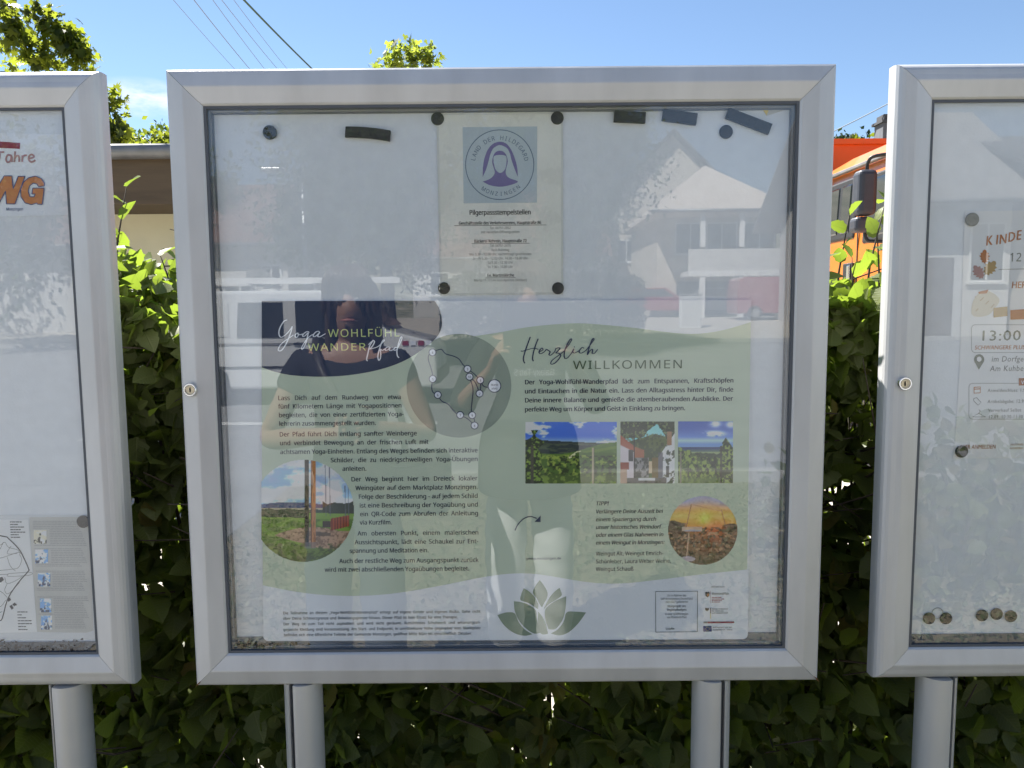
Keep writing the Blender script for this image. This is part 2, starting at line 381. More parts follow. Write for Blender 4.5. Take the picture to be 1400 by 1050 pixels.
def scatter_leaves(name, P, kind, size, m, parent, tint=None, droop=.5, facing=None, flat=0.):
    """one mesh of leaves at points P"""
    T, F, UV = leaf_template(kind); N = len(P); P = np.asarray(P, float)
    d = nr.normal(size=(N, 3)); d[:, 2] -= droop
    if facing is not None: d += np.asarray(facing)
    d /= np.linalg.norm(d, axis=1)[:, None]
    n = nr.normal(size=(N, 3)) * (1 - flat); n[:, 2] += .7 + flat * 2
    n -= (n * d).sum(1)[:, None] * d; n /= np.linalg.norm(n, axis=1)[:, None]
    s = np.cross(d, n)
    sz = (np.asarray(size) if hasattr(size, '__len__') else size * nr.uniform(.65, 1.3, N))
    W = T[:, 0][None, :, None] * s[:, None] + T[:, 1][None, :, None] * d[:, None] + T[:, 2][None, :, None] * n[:, None]
    V = (P[:, None] + W * sz[:, None, None]).reshape(-1, 3)
    FF = (F[None] + (np.arange(N) * len(T))[:, None, None]).reshape(-1, F.shape[1])
    if tint is None: tint = nr.random(N)
    me = arrays_mesh(name, V, FF, np.repeat(tint, len(T)), np.tile(UV, (N, 1)))
    o = link(name, me, m, parent)
    me.polygons.foreach_set('use_smooth', [True] * len(me.polygons))
    return o

def tree(name, label, base, top, crown, r, nleaf, lsize, lm, seed, kind='diamond', limbs=14, trunk_r=.14, group=None, spread=.33, clusters=60, extra=None, extra_f=.42):
    R = random.Random(seed); g = np.random.default_rng(seed)
    t = thing(name, label, 'tree', base, 0, group)
    b = Vector(base); c = Vector(crown); mb = MB(); tp = Vector((c.x, c.y, c.z + r[2] * .55))
    mid = b.lerp(c, .5) + Vector((R.uniform(-.15, .15), R.uniform(-.15, .15), 0))
    spine = [b, b + Vector((0, 0, .25)), mid, c, tp]
    mb.tube(spine, [trunk_r * 1.35, trunk_r, trunk_r * .8, trunk_r * .5, trunk_r * .15], 9)
    ends = []
    for i in range(limbs):
        s0 = b.lerp(c, R.uniform(.62, 1.)) if R.random() < .6 else c.lerp(tp, R.uniform(0, .7))
        u = Vector((R.gauss(0, 1), R.gauss(0, 1), R.gauss(.15, .8))).normalized()
        e = c + Vector((u.x * r[0], u.y * r[1], u.z * r[2])) * R.uniform(.7, .98)
        k = s0.lerp(e, .5) + Vector((0, 0, R.uniform(-.1, .25) * r[2] * .5))
        mb.tube([s0, k, e], [trunk_r * .32, trunk_r * .2, trunk_r * .05], 6); ends += [e, k.lerp(e, .6)]
        for q in range(2):
            f = k.lerp(e, R.uniform(.2, .8)); v = Vector((R.gauss(0, 1), R.gauss(0, 1), R.gauss(0, 1))).normalized() * r[0] * .35
            mb.tube([f, f + v * .5 + Vector((0, 0, .05)), f + v], [trunk_r * .12, trunk_r * .09, trunk_r * .04], 5); ends.append(f + v)
    mb.build('trunk', MT['bark'], t, 'auto')
    cl = [np.array(e) for e in ends]
    while len(cl) < clusters:
        u = g.normal(size=3); u /= np.linalg.norm(u); cl.append(np.array(c) + u * np.array(r) * g.uniform(.35, .98))
    if extra is not None: cl += [np.array(e) for e in extra]
    cl = np.array(cl); wgt = g.uniform(.4, 1.6, len(cl)); wgt /= wgt.sum()
    idx = g.choice(len(cl), nleaf, p=wgt)
    sp = spread * (.6 + .8 * g.random(len(cl)))
    if extra is not None: sp[-len(extra):] = min(spread, .30) * extra_f
    P = cl[idx] + np.clip(g.normal(size=(nleaf, 3)), -1.9, 1.9) * sp[idx][:, None]
    tint = np.clip(g.random(len(cl))[idx] * .6 + g.random(nleaf) * .45, 0, 1)
    scatter_leaves('crown', P, kind, lsize, lm, t, tint)
    return t

# ------------------------------------------------------------------ ground and roads
def hgt(x, y):
    a = np.clip((-y - 13) / 22, 0, 1); a = a * a * (3 - 2 * a) * 1.0
    b = np.clip((y - 26) / 36, 0, 1); b = b * b * (3 - 2 * b) * 13.6
    c = np.clip((-y - 60) / 60, 0, 1) ** 2 * 16
    return a + b + c

def ax_steps(a): return np.unique(np.concatenate([-np.array(a), np.array(a)]))
gx = ax_steps([0, 2, 4, 7, 11, 16, 22, 30, 40, 55, 80, 120, 200, 320]); gy = ax_steps([0, 1, 2, 3, 5, 7, 9, 11, 13, 15, 17, 19, 22, 25, 28, 31, 34, 38, 42, 47, 52, 57, 62, 70, 85, 110, 160, 240, 340])
X, Y = np.meshgrid(gx, gy); Z = hgt(X, Y)
V = np.stack([X, Y, Z], -1).reshape(-1, 3); nx_ = len(gx)
F = np.array([(j * nx_ + i, j * nx_ + i + 1, (j + 1) * nx_ + i + 1, (j + 1) * nx_ + i) for j in range(len(gy) - 1) for i in range(nx_ - 1)])
tag(link('ground', arrays_mesh('ground', V, F), MT['ground'], smooth=True), 'dry grassy ground rising to a wooded hill', kind='structure')

def strip(name, ys, xs, m, dz, label):
    ys = np.array(ys, float); mb = MB(); n = len(xs)
    for yy in ys:
        for xx in xs: mb.v.append((xx, yy, float(hgt(xx, yy)) + dz))
    for j in range(len(ys) - 1):
        for i in range(n - 1): mb.f.append((j * n + i, j * n + i + 1, (j + 1) * n + i + 1, (j + 1) * n + i))
    return tag(mb.build(name, m), label, kind='structure')

strip('road', [-3.95, -6, -9, -13, -15, -17, -19, -22], np.linspace(-60, 60, 13), MT['asphalt'], .006, 'grey asphalt road opposite the display cases')
strip('parking_area', [-3.94, -2.0, .0, .95], np.linspace(-12, -1.9, 4), MT['asphalt'], .005, 'asphalt forecourt left of the planted strip')
strip('pavement', [-22.02, -25, -28, -31, -34, -40], np.linspace(-60, 60, 13), MT['paving'], .008, 'pale paved yard in front of the houses')
strip('courtyard', [2.4, 5, 9, 14, 20], np.linspace(-14, 18, 7), MT['paving'], .005, 'pale sunlit courtyard behind the hedge')
strip('planting_bed', [-3.8, -2., -.3, .9], np.linspace(-1.88, 8, 8), MT['soil'], .012, 'mulched planting bed in front of the cases')
mb = MB(); mb.box((3.1, -3.87, .05), (10.0, .12, .13)); tag(mb.build('kerb', MT['kerb'], bevel=.012), 'concrete kerb edging the planting bed', kind='structure')
mb = MB(); mb.box((0, -22.0, float(hgt(0, -22)) + .06), (118, .15, .14)); tag(mb.build('far_kerb', MT['kerb'], bevel=.012), 'far concrete kerb of the road', kind='structure')
def paint(name, quad, label):
    mb = MB(); mb.poly([(x, y, float(hgt(x, y)) + .011) for x, y in quad]); tag(mb.build(name, MT['roadpaint']), label, kind='structure')
def gp(x, y):
    """ground point mirrored at pixel (x,y)"""
    d = FW + (x - 700) / FPX * R2 + (525 - y) / FPX * U2; t = -CAMH / d.z
    return (d.x * t, 2 * GLASS_Y - d.y * t)
paint('edge_line', [gp(300, 578), gp(372, 578), gp(372, 582), gp(300, 582)], 'short white painted line on the road near the van')
paint('edge_line', [gp(560, 577), gp(598, 577), gp(598, 581), gp(560, 581)], 'white painted dash on the road right of the van')
paint('road_arrow', [gp(100, 605), gp(122, 598), gp(122, 603)], 'small white arrow tip painted on the asphalt')
paint('road_arrow', [gp(-30, 646), gp(14, 641), gp(-20, 650)], 'white painted arrow on the near asphalt')

# ------------------------------------------------------------------ buildings behind the hedge
def window_part(t, c, size, normal='y', sgn=1, frame=.07, m=None):
    """window > pane at c (centre), facing +/-y or +/-x"""
    wd, hg = size; f = MB(); p = MB()
    def bx(mbx, du, dz, su, sz, d0, d1):
        if normal == 'y': mbx.box((c[0] + du, c[1] + sgn * (d0 + d1) / 2, c[2] + dz), (su, d1 - d0, sz))
        else: mbx.box((c[0] + sgn * (d0 + d1) / 2, c[1] + du, c[2] + dz), (d1 - d0, su, sz))
    bx(f, 0, hg / 2 - frame / 2, wd, frame, 0, .05); bx(f, 0, -hg / 2 + frame / 2, wd, frame, 0, .05)
    bx(f, -wd / 2 + frame / 2, 0, frame, hg - 2 * frame, 0, .048); bx(f, wd / 2 - frame / 2, 0, frame, hg - 2 * frame, 0, .048)
    bx(f, 0, 0, frame * .8, hg - 2 * frame, 0, .046)
    o = f.build('window', m or MT['white_trim'], t)
    bx(p, 0, 0, wd - 2 * frame, hg - 2 * frame, .004, .022); p.build('pane', MT['window'], o)
    s = MB(); bx(s, 0, -hg / 2 - .03, wd + .14, .05, 0, .12); s.build('sill', m or MT['white_trim'], o)
    return o

gar = thing('flat_roofed_building', 'beige flat roofed building with dark brown overhang behind the hedge', 'building', (-4.6, 9.4, 0))
MB().box((-4.6, 9.6, 1.215), (6.2, 4.4, 2.44)).build('wall', MT['render_beige'], gar)
f_ = MB(); f_.box((-4.6, 9.35, 2.625), (6.7, 5.2, .43)); f_.build('fascia', MT['fascia'], gar, bevel=.006)
MB().box((-4.6, 9.35, 2.868), (6.8, 5.3, .05)).build('roof', MT['tile_dark'], gar)
g_ = MB(); g_.tube([(-8.05, 6.70, 2.845), (-1.15, 6.70, 2.845)], .065, 10); g_.build('gutter', MT['zinc'], gar, True)
g_ = MB(); g_.box((-4.20, 6.68, 2.83), (.035, .15, .15)); g_.build('gutter_bracket', MT['zinc'], gar)
window_part(gar, (-6.6, 7.40, 1.5), (1.1, 1.0), 'y', -1)

rh = thing('village_house', 'house with dark slate roof and grey chimney behind the orange truck', 'house', (11.5, 19.5, 0))
MB().box((11.5, 20, 1.7), (8, 6, 3.4)).build('wall', MT['render_white'], rh)
MB().prism([(16.6, 3.35), (23.4, 3.35), (20, 5.0)], 7.2, 15.8, 'x').build('roof', MT['tile_dark'], rh)
ch = MB(); ch.box((8.98, 18.9, 5.1), (.40, .45, 1.35)); c_ = ch.build('chimney', mat('chimney_slate', (.13, .135, .15), .8, 0, .2, 8.), rh, bevel=.01)
ch = MB(); ch.box((8.98, 18.9, 5.80), (.50, .55, .06)); ch.box((8.98, 18.9, 5.91), (.34, .38, .12)); ch.build('chimney_cap', MT['tile_dark'], c_)
for i in range(3): window_part(rh, (9.2 + i * 2.3, 17.0, 2.0), (1.1, 1.2), 'y', -1)

# wooden mast behind the right-hand case and the service wires that leave it
pole = thing('utility_pole', 'wooden utility pole with insulators behind the right display case', 'utility pole', (9.9, 18, 0))
MB().tube([(9.9, 18, 0), (9.9, 18, 6.6)], [.13, .09], 10).build('mast', MT['wood_dark'], pole, True)
MB().box((9.6, 18, 6.08), (1.5, .09, .09)).build('crossarm', MT['wood_dark'], pole)
for k_ in (8.98, 9.35, 10.2): MB().lathe([(.02, 0), (.045, .03), (.045, .1), (.03, .13)], (k_, 18, 6.12), 'z', 10).build('insulator', MT['white_trim'], pole, True)
MT['cable_green'] = mat('green_cable_sheath', (.03, .065, .035), .6); MT['cable_grey'] = mat('grey_wire', (.20, .22, .25), .6)
def cable(a, b, r, sag, label, group):
    a, b = Vector(a), Vector(b); pts = [a.lerp(b, i / 24) - Vector((0, 0, sag * 4 * (i / 24) * (1 - i / 24))) for i in range(25)]
    tag(MB().tube(pts, r, 6).build('overhead_cable', MT['cable_green'] if r > .015 else MT['cable_grey'], smooth=True), label, 'cable', group)
gq = 'wires running to the utility pole'
cable((8.98, 18, 6.25), px(1020, 230, 24), .012, .1, 'upper thin wire sloping to the pole above the orange truck', gq)
cable((9.35, 18, 6.25), px(1100, 262, 22), .010, .1, 'lower thin wire sloping to the pole above the orange truck', gq)
gq = 'overhead cables at the upper left'
for (x0, x1, r, lb) in ((249, 327, .006, 'leftmost thin overhead cable in the sky left of centre'), (276, 347, .009, 'second thin overhead cable from the left in the sky'), (301, 367, .007, 'third thin overhead cable from the left in the sky'),
                       (314, 385, .007, 'fourth thin overhead cable from the left in the sky'), (330, 398, .006, 'thin overhead cable just left of the thick green one'), (347, 434, .021, 'thick dark green overhead cable slanting behind the top of the middle case')):
    a = px(x0, 0, 17); b = px(x1, 90, 24); d_ = b - a
    cable(a - d_ * 1.2, b + d_ * 1.6, r, .25, lb, gq)

# ------------------------------------------------------------------ trees behind
tree('maple_tree', 'maple tree with yellow green backlit leaves at the upper left', (-8.9, 12.4, 0), 0, (-9.9, 12.4, 5.1), (2.6, 2.2, 2.3), 5600, .17, MT['tree_leaf'], 5, 'lobed', 22, .15, spread=.26, clusters=70,
     extra=[tuple(px(x, y, 12)) for x, y in ((60, 70), (85, 55), (100, 62), (45, 75), (110, 80), (70, 85), (20, 45), (10, 10), (60, 20), (66, 40), (152, 138), (154, 165), (158, 182), (152, 190), (150, 172), (96, 48))])
tree('young_tree', 'small leafy treetop showing above the top edge of the middle case', (-1.75, 12, 0), 0, (-1.75, 12, 3.72), (.72, .72, .9), 1250, .14, leaf_mat('young_leaf', (.04, .06, .015), (.09, .125, .03), (.42, .50, .06), .5), 9, 'lobed', 12, .05, spread=.15, clusters=26, extra_f=.7,
     extra=[tuple(px(x, y, 12)) for x, y in ((545, 74), (556, 70), (570, 68), (582, 70), (586, 75), (545, 76), (560, 76), (580, 78), (528, 85), (515, 86), (508, 88), (557, 86), (585, 88))])
gq = 'trees on the distant hill'
for i, (x, y, hh, rr, kd, lb) in enumerate(((164, 178, 7, 2.6, 0, 'blue green hill tree hidden at left by the maple leaves'), (194, 171, 7, 2.4, 0, 'round grey green tree on the hill between the left and middle cases'), (219, 173, 6, 2.6, 1, 'bright green tree on the hill beside the edge of the middle case'),
                                         (250, 180, 6, 2.5, 0, 'hill tree behind the left edge of the middle case'), (1141, 184, 7, 2.0, 2, 'dark conifer on the hill beside the right edge of the middle case'), (1157, 181, 7, 1.8, 2, 'dark pointed conifer on the hill above the truck'), (1170, 184, 7, 1.9, 2, 'dark conifer on the hill beside the bright bush'),
                                         (1181, 180, 4, 1.5, 1, 'bright yellow green tree on the hill left of the chimney'), (1200, 182, 7, 2.2, 2, 'dark conifer behind the grey chimney'))):
    V_ = 60 if kd != 1 else 52
    p = px(x, y, V_); gz = float(hgt(p.x, V_))
    c = (p.x, V_, p.z - rr * (1.15 if kd == 2 else .95))
    tree('conifer_tree' if kd == 2 else 'broadleaf_tree', lb, (p.x, V_, min(gz, c[2] - rr)), 0, c, (rr * (.7 if kd == 2 else 1), rr, rr * (1.2 if kd == 2 else 1)), 1500, .42, MT['conifer_leaf' if kd == 2 else 'tree_leaf_b'] if kd != 1 else MT['tree_leaf'], 40 + i, 'diamond', 8, .2, gq, rr * .2, 34)

# ------------------------------------------------------------------ hornbeam hedge
def hedge():
    t = thing('hornbeam_hedge', 'tall dense hornbeam hedge with backlit top leaves behind the display cases', 'hedge', (0, 1.95, 0))
    def ztop(x): return 1.585 + .05 * np.sin(x * 5.1 + 1) + .035 * np.sin(x * 11.7) + .02 * np.sin(x * 23 + 2)
    N = 30000
    x = np.concatenate([nr.uniform(-1.5, 1.5, int(N * .74)), nr.uniform(-3.1, 3.1, N - int(N * .74))])
    u = nr.random(N)
    front = u < .60
    y = np.where(front, 1.56 + np.abs(nr.normal(0, .075, N)), nr.uniform(1.6, 2.25, N))
    y += .035 * np.sin(x * 9 + 2) + .025 * np.sin(x * 17)
    zt = ztop(x) - np.clip((1.70 - y) * .5, 0, .2)
    z = zt * nr.random(N) ** .9
    topm = nr.random(N) < .10; z = np.where(topm, zt - np.abs(nr.normal(0, .05, N)), z)
    hid = front & (((x > -.55) & (x < .585)) | (x > .75) | (x < -.92))          # unseen bulge behind the cases, shaped to throw leaf shadow on the right case
    y = np.where(hid & (z > .95), np.maximum(1.47 + (y - 1.56) * .9, 1.452), y)
    zt = np.where(hid & (x > 0) & (x < .60), zt + .13, zt); z = np.where(hid & topm & (x > 0) & (x < .60), z + .10, z)
    P = np.stack([x, y, z], 1)
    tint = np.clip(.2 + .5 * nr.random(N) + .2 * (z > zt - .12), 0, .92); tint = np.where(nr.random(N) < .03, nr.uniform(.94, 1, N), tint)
    mb = MB(); R = random.Random(3)
    for i in range(190):
        x0 = R.uniform(-2.6, 2.6) if i > 90 else R.uniform(-1.35, 1.35); y0 = R.uniform(1.66, 2.15); z1 = float(ztop(x0)) - R.uniform(.0, .25)
        mb.tube([(x0, y0, 0), (x0 + R.uniform(-.05, .05), y0 + R.uniform(-.05, .05), z1 * .5), (x0 + R.uniform(-.12, .12), y0 + R.uniform(-.12, .08), z1)], [.009, .006, .002], 5)
        for q in range(4):
            zz = R.uniform(.2, z1 - .05); mb.tube([(x0, y0, zz), (x0 + R.uniform(-.15, .15), y0 - R.uniform(.05, .2), zz + R.uniform(.03, .14)), (x0 + R.uniform(-.25, .25), y0 - R.uniform(.08, .32), zz + R.uniform(.05, .25))], [.004, .003, .0012], 4)
    # long shoots that stand above the cut top
    SP, ST, SD = [], [], []
    shoots = [(-.905, 1.80, 1.52, 1.785, .03), (-.80, 1.83, 1.5, 1.63, -.02), (-.765, 1.86, 1.5, 1.62, .02), (.80, 1.74, 1.45, 1.73, .03), (.84, 1.78, 1.45, 1.69, -.01), (.765, 1.82, 1.45, 1.71, .02), (.868, 1.80, 1.4, 1.78, .01)]
    for k in range(16): shoots.append((R.uniform(-2.5, 2.5), R.uniform(1.7, 2.1), 1.45, R.uniform(1.6, 1.74), R.uniform(-.04, .04)))
    for (sx, sy, z0, z1, lean) in shoots:
        mb.tube([(sx - lean, sy, z0 - .2), (sx, sy, (z0 + z1) / 2), (sx + lean, sy, z1)], [.0035, .0025, .001], 5)
        n = max(4, int((z1 - z0) / .03))
        for q in range(n):
            f = q / (n - 1); side = 1 if q % 2 else -1
            SP.append((sx + lean * (2 * f - 1), sy, z0 + (z1 - z0) * f)); SD.append((side * 1.6, R.uniform(-.8, .8), .5 + f)); ST.append(R.uniform(.5, .92))
    mb.build('twigs', MT['twig'], t, True)
    M_ = 1500; gx_ = np.where(nr.random(M_) < .55, nr.uniform(-1.02, -.62, M_), nr.uniform(.66, 1.0, M_)); gy_ = nr.uniform(1.58, 2.0, M_); gz_ = ztop(gx_) - .02 - np.abs(nr.normal(0, .11, M_)) - np.where(gx_ > 0, .07, .0)
    P = np.concatenate([P, np.stack([gx_, gy_, gz_], 1)]); tint = np.concatenate([tint, nr.uniform(.3, .92, M_)]); z = np.concatenate([z, gz_]); zt = np.concatenate([zt, gz_ + .1]); N += M_
    fc = np.zeros((N, 3)); fc[:, 1] = -.75; fc[:, 2] = -.1
    sz = np.where(z > zt - .2, .046, .060) * nr.uniform(.5, 1.45, N)
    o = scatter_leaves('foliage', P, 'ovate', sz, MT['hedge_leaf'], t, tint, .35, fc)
    o2 = scatter_leaves('shoot_leaves', np.array(SP), 'ovate', .046, MT['hedge_leaf'], t, np.array(ST), .1, np.array(SD) * 1.2)
    return t
hedge()

# ------------------------------------------------------------------ orange truck behind the hedge
def truck():
    X0, X1 = 2.88, 5.18
    t = thing('orange_truck', 'bright orange lorry with orange red body parked behind the hedge at right', 'truck', (4.0, 7.5, 0))
    # cab: cross-section in x,z with rounded shoulders, swept along y
    def sec(ins, top):
        a = [(X0 + ins, .75), (X0, 1.1), (X0, 1.95), (X0 + .02, 2.3), (X0 + .045, 2.60), (X0 + .075, 2.67), (X0 + .16, top - .06), (X0 + .34, top + .01)]
        mid = [((X0 + X1) / 2, top + .07)]
        return a + mid + [(X0 + X1 - p, q) for p, q in reversed(a)]
    rings = [(5.12, .03, 2.42), (5.2, 0., 2.66), (5.42, 0, 2.79), (5.9, 0, 2.85), (7.0, 0, 2.85), (7.45, 0, 2.82), (7.56, .02, 2.7)]
    mb = MB(); n = len(sec(0, 2.7))
    for yy, ins, top in rings:
        for p, q in sec(ins, top):
            q = q if top > 2.65 else min(q, top); mb.v.append((p, yy, q))
    for i in range(len(rings) - 1):
        for j in range(n - 1): mb.f.append((i * n + j, i * n + j + 1, (i + 1) * n + j + 1, (i + 1) * n + j))
    mb.f.append(tuple(range(n))[::-1]); mb.f.append(tuple((len(rings) - 1) * n + j for j in range(n)))
    mb.build('cab', MT['orange'], t, 'auto')
    MB().box((X0 + .03, 6.35, 2.655), (.05, 2.2, .028)).build('drip_rail', MT['zinc'], t, bevel=.005)
    def side_panel(name, y0, y1, z0, z1, m, d, par):
        b_ = MB(); b_.add([(X0 - d + .018 * 0, y0, z0), (X0 - d, y1, z0), (X0 - d + .05 * (z1 - z0), y1, z1), (X0 - d + .05 * (z1 - z0), y0, z1)] + [(X0 + .1, y0, z0), (X0 + .1, y1, z0), (X0 + .1, y1, z1), (X0 + .1, y0, z1)],
                          [(0, 1, 2, 3), (7, 6, 5, 4), (0, 4, 5, 1), (1, 5, 6, 2), (2, 6, 7, 3), (3, 7, 4, 0)]); return b_.build(name, m, par, bevel=.02)
    d = side_panel('door', 5.45, 6.50, 1.05, 2.60, MT['orange'], .004, t)
    s = side_panel('window', 5.55, 6.42, 2.0, 2.55, MT['plastic'], .009, d); side_panel('pane', 5.60, 6.37, 2.04, 2.51, MT['window'], .014, s)
    s = side_panel('window', 6.58, 7.25, 2.06, 2.58, MT['plastic'], .008, t); side_panel('pane', 6.66, 6.86, 2.11, 2.53, MT['window'], .013, s); side_panel('pane', 6.90, 7.18, 2.11, 2.53, MT['window'], .013, s)
    h = MB(); h.box((X0 - .01, 6.62, 1.76), (.05, .16, .19)); ho = h.build('handle', MT['plastic'], t, bevel=.01)
    MB().box((X0 - .03, 6.58, 1.76), (.03, .05, .15)).build('handle_grip', MT['chrome'], ho, bevel=.008)
    MB().box((X0 - .002, 6.50, 1.75), (.006, .014, 1.2)).build('panel_gap', MT['plastic'], t)
    # windscreen, grille, lamps at the front
    MB().box((4.03, 5.13, 2.12), (1.95, .05, .62)).build('windscreen', MT['window'], t, bevel=.03)
    MB().box((4.03, 5.10, 1.35), (1.5, .06, .42)).build('grille', MT['plastic'], t, bevel=.02)
    MB().box((4.03, 5.05, .72), (2.36, .28, .34)).build('bumper', MT['orange'], t, bevel=.05)
    for sx in (3.2, 4.86):
        MB().lathe([(.13, 0), (.13, -.05), (.09, -.075)], (sx, 5.1, 1.05), 'y', 20).build('headlight', MT['headlamp'], t, True)
    # mirrors on bent arms
    mm = MB(); mm.box((2.545, 5.66, 2.300), (.135, .14, .32)); mo = mm.build('mirror', MT['mirror_shell'], t, bevel=.035, seg=3)
    mm = MB(); mm.box((2.53, 5.66, 2.075), (.135, .13, .11)); mm.build('wide_angle_mirror', MT['mirror_shell'], mo, bevel=.03, seg=3)
    MB().tube(cat_rom([(2.555, 5.66, 2.44), (2.56, 5.65, 2.52), (2.60, 5.62, 2.555), (2.80, 5.55, 2.565), (2.93, 5.5, 2.56)], 5), .013, 8).build('mirror_arm', MT['plastic'], mo, True)
    MB().tube(cat_rom([(2.555, 5.66, 2.04), (2.57, 5.65, 1.97), (2.62, 5.62, 1.955), (2.80, 5.55, 1.95), (2.9, 5.5, 1.95)], 5), .013, 8).build('mirror_arm', MT['plastic'], mo, True)
    # body behind the cab
    b_ = MB(); b_.box((4.03, 9.9, 2.08), (2.62, 4.2, 2.08)); bo = b_.build('body', MT['orange_red'], t, bevel=.02)
    b_ = MB(); b_.box((4.03, 7.785, 3.097), (2.66, .06, .05)); b_.build('top_rail', MT['orange_red'], bo)
    MB().box((4.03, 8.6, .80), (.9, 6.6, .28)).build('chassis', MT['plastic'], t)
    for yy in (5.9, 9.2, 10.6):
        for sx in (3.02, 5.04):
            wo = MB().lathe([(.30, -.14), (.46, -.14), (.50, -.10), (.50, .10), (.46, .14), (.30, .14)], (sx, yy, .50), 'x', 28).build('wheel', MT['rubber'], t, 'auto')
            MB().lathe([(.29, -.10), (.29, .10), (.12, .125), (.1, -.125)][:2] + [(.10, .13)], (sx, yy, .50), 'x', 24).build('rim', MT['rim'], wo, 'auto')
truck()

# ------------------------------------------------------------------ across the road: what the glass mirrors
def house(name, label, x0, x1, y0, depth, eave, ridge, wallm, roofm, gable_front=False, over=.4, wins=(), door=None, cat='house'):
    z0 = float(hgt((x0 + x1) / 2, y0)) - .1
    t = thing(name, label, cat, ((x0 + x1) / 2, y0 - depth / 2, z0))
    if gable_front:
        xm = (x0 + x1) / 2
        MB().prism([(x0, z0), (x1, z0), (x1, eave), (xm, ridge - .15), (x0, eave)], y0, y0 - depth, 'y').build('wall', wallm, t)
        k = (ridge - eave) / (xm - x0); th = .16; r = MB()
        r.prism([(x0 - over, eave - k * over), (xm, ridge), (xm, ridge + th), (x0 - over, eave - k * over + th)], y0 + over, y0 - depth - over, 'y')
        r.prism([(xm, ridge), (x1 + over, eave - k * over), (x1 + over, eave - k * over + th), (xm, ridge + th)], y0 + over, y0 - depth - over, 'y')
        r.build('roof', roofm, t)
    else:
        MB().box(((x0 + x1) / 2, y0 - depth / 2, (z0 + eave) / 2), (x1 - x0, depth, eave - z0)).build('wall', wallm, t)
        ym = y0 - depth / 2; k = (ridge - eave) / (depth / 2)
        MB().prism([(y0 + over, eave - k * over), (y0 + over, eave - k * over + .14), (ym, ridge + .14), (y0 - depth - over, eave - k * over + .14), (y0 - depth - over, eave - k * over), (ym, ridge)], x0 - over, x1 + over, 'x').build('roof', roofm, t)
        MB().tube([(x0 - over, y0 + over + .05, eave - k * over + .05), (x1 + over, y0 + over + .05, eave - k * over + .05)], .07, 8).build('gutter', MT['zinc'], t, True)
    for (wx, wz, ww, wh) in wins: window_part(t, (wx, y0, wz), (ww, wh), 'y', 1)
    if door:
        dx, dw, dh = door; do = MB().box((dx, y0 + .02, z0 + .1 + dh / 2), (dw, .06, dh)).build('door', MT['wood_dark'], t)
        MB().box((dx + dw * .38, y0 + .07, z0 + 1.15), (.03, .05, .14)).build('handle', MT['chrome'], do)
    return t

# red-roofed house at the far left of the mirror image
a = vx(292, 262, 30); b = vx(392, 318, 30)
hz = float(hgt(-10, a.y))
house('red_roofed_house', 'white house with red tiled roof and small windows mirrored behind the van', a.x - 9, b.x, a.y, 7, vx(340, 325, 30).z, vx(340, 258, 26.5).z + 1.1, MT['render_white'], MT['tile_red'], False, .5,
      [(vx(357, 0, 30).x, 2.75, .8, 1.0), (vx(312, 0, 30).x, 1.9, 1.3, 1.2), (vx(255, 0, 30).x, 2.5, 1.0, 1.2), (vx(200, 0, 30).x, 2.5, 1.0, 1.2)])
sg = MB().box((vx(352, 362, 29.9).x, a.y + .04, vx(352, 376, 30).z), (.9, .06, .5)); tag(sg.build('notice_sign', MT['grey_ink']), 'small grey sign on the wall of the red roofed house', 'sign')

# balcony house with the hipped gable at right
V0 = 36
xl, xr, xm_ = vx(900, 285, V0).x, vx(1080, 285, V0).x, vx(990, 205, V0).x
yb = 2 * GLASS_Y - V0; zg = float(hgt(9, yb)); ze = vx(990, 287, V0).z; zr = vx(990, 207, V0).z
bh = thing('balcony_house', 'pale house with pointed tiled roof balcony and white posts across the road', 'house', ((xl + xr) / 2, yb, zg))
MB().box(((xl + xr) / 2 + .1, yb - 5.6, (zg + ze) / 2), (xr - xl - .3, 8, ze - zg)).build('wall', MT['render_cream'], bh)
rf = MB(); c0 = (xm_, yb - 3.5, zr); q = [(xl - .3, yb + .3, ze), (xr + .3, yb + .3, ze), (xr + .3, yb - 10, ze), (xl - .3, yb - 10, ze)]
c1 = (xm_, yb - 7, zr); low = [(p[0], p[1], ze - .16) for p in q]
rf.add(q + low + [c0, c1], [(0, 1, 8), (1, 2, 9, 8), (2, 3, 9), (3, 0, 8, 9), (7, 6, 5, 4), (0, 4, 5, 1), (1, 5, 6, 2), (2, 6, 7, 3), (3, 7, 4, 0)]); rf.build('roof', MT['tile_pale'], bh)
MB().tube([(xl - .35, yb + .36, ze - .05), (xr + .35, yb + .36, ze - .05)], .08, 8).build('gutter', MT['zinc'], bh, True)
zb = vx(990, 374, V0).z; bal = MB(); bal.box(((vx(945, 0, V0).x + xr) / 2, yb - .7, zb), (xr - vx(945, 0, V0).x, 1.8, .24)); bo = bal.build('balcony', MT['white_trim'], bh)
bal = MB(); bal.box(((vx(945, 0, V0).x + xr) / 2, yb + .12, zb + .62), (xr - vx(945, 0, V0).x, .12, 1.0)); bal.build('parapet', MT['render_white'], bo)
for k in range(9): MB().box((vx(945, 0, V0).x + .3 + k * .58, yb + .24, zb - .05), (.12, .14, .2)).build('joist_end', MT['white_trim'], bo)
for xx in (965, 1020):
    MB().box((vx(xx, 0, V0).x, yb + .05, (zg + zb) / 2 - .06), (.24, .24, zb - zg - .12)).build('post', MT['white_trim'], bh)
    MB().box((vx(xx, 0, V0).x, yb + .05, (zb + 1.12 + ze) / 2), (.2, .2, ze - zb - 1.14 - .17)).build('post', MT['white_trim'], bh)
MB().box((vx(1010, 0, V0).x, yb - 1.58, (zg + zb) / 2 - .1), (4.6, .06, zb - zg - .4)).build('garage_opening', MT['black'], bh)
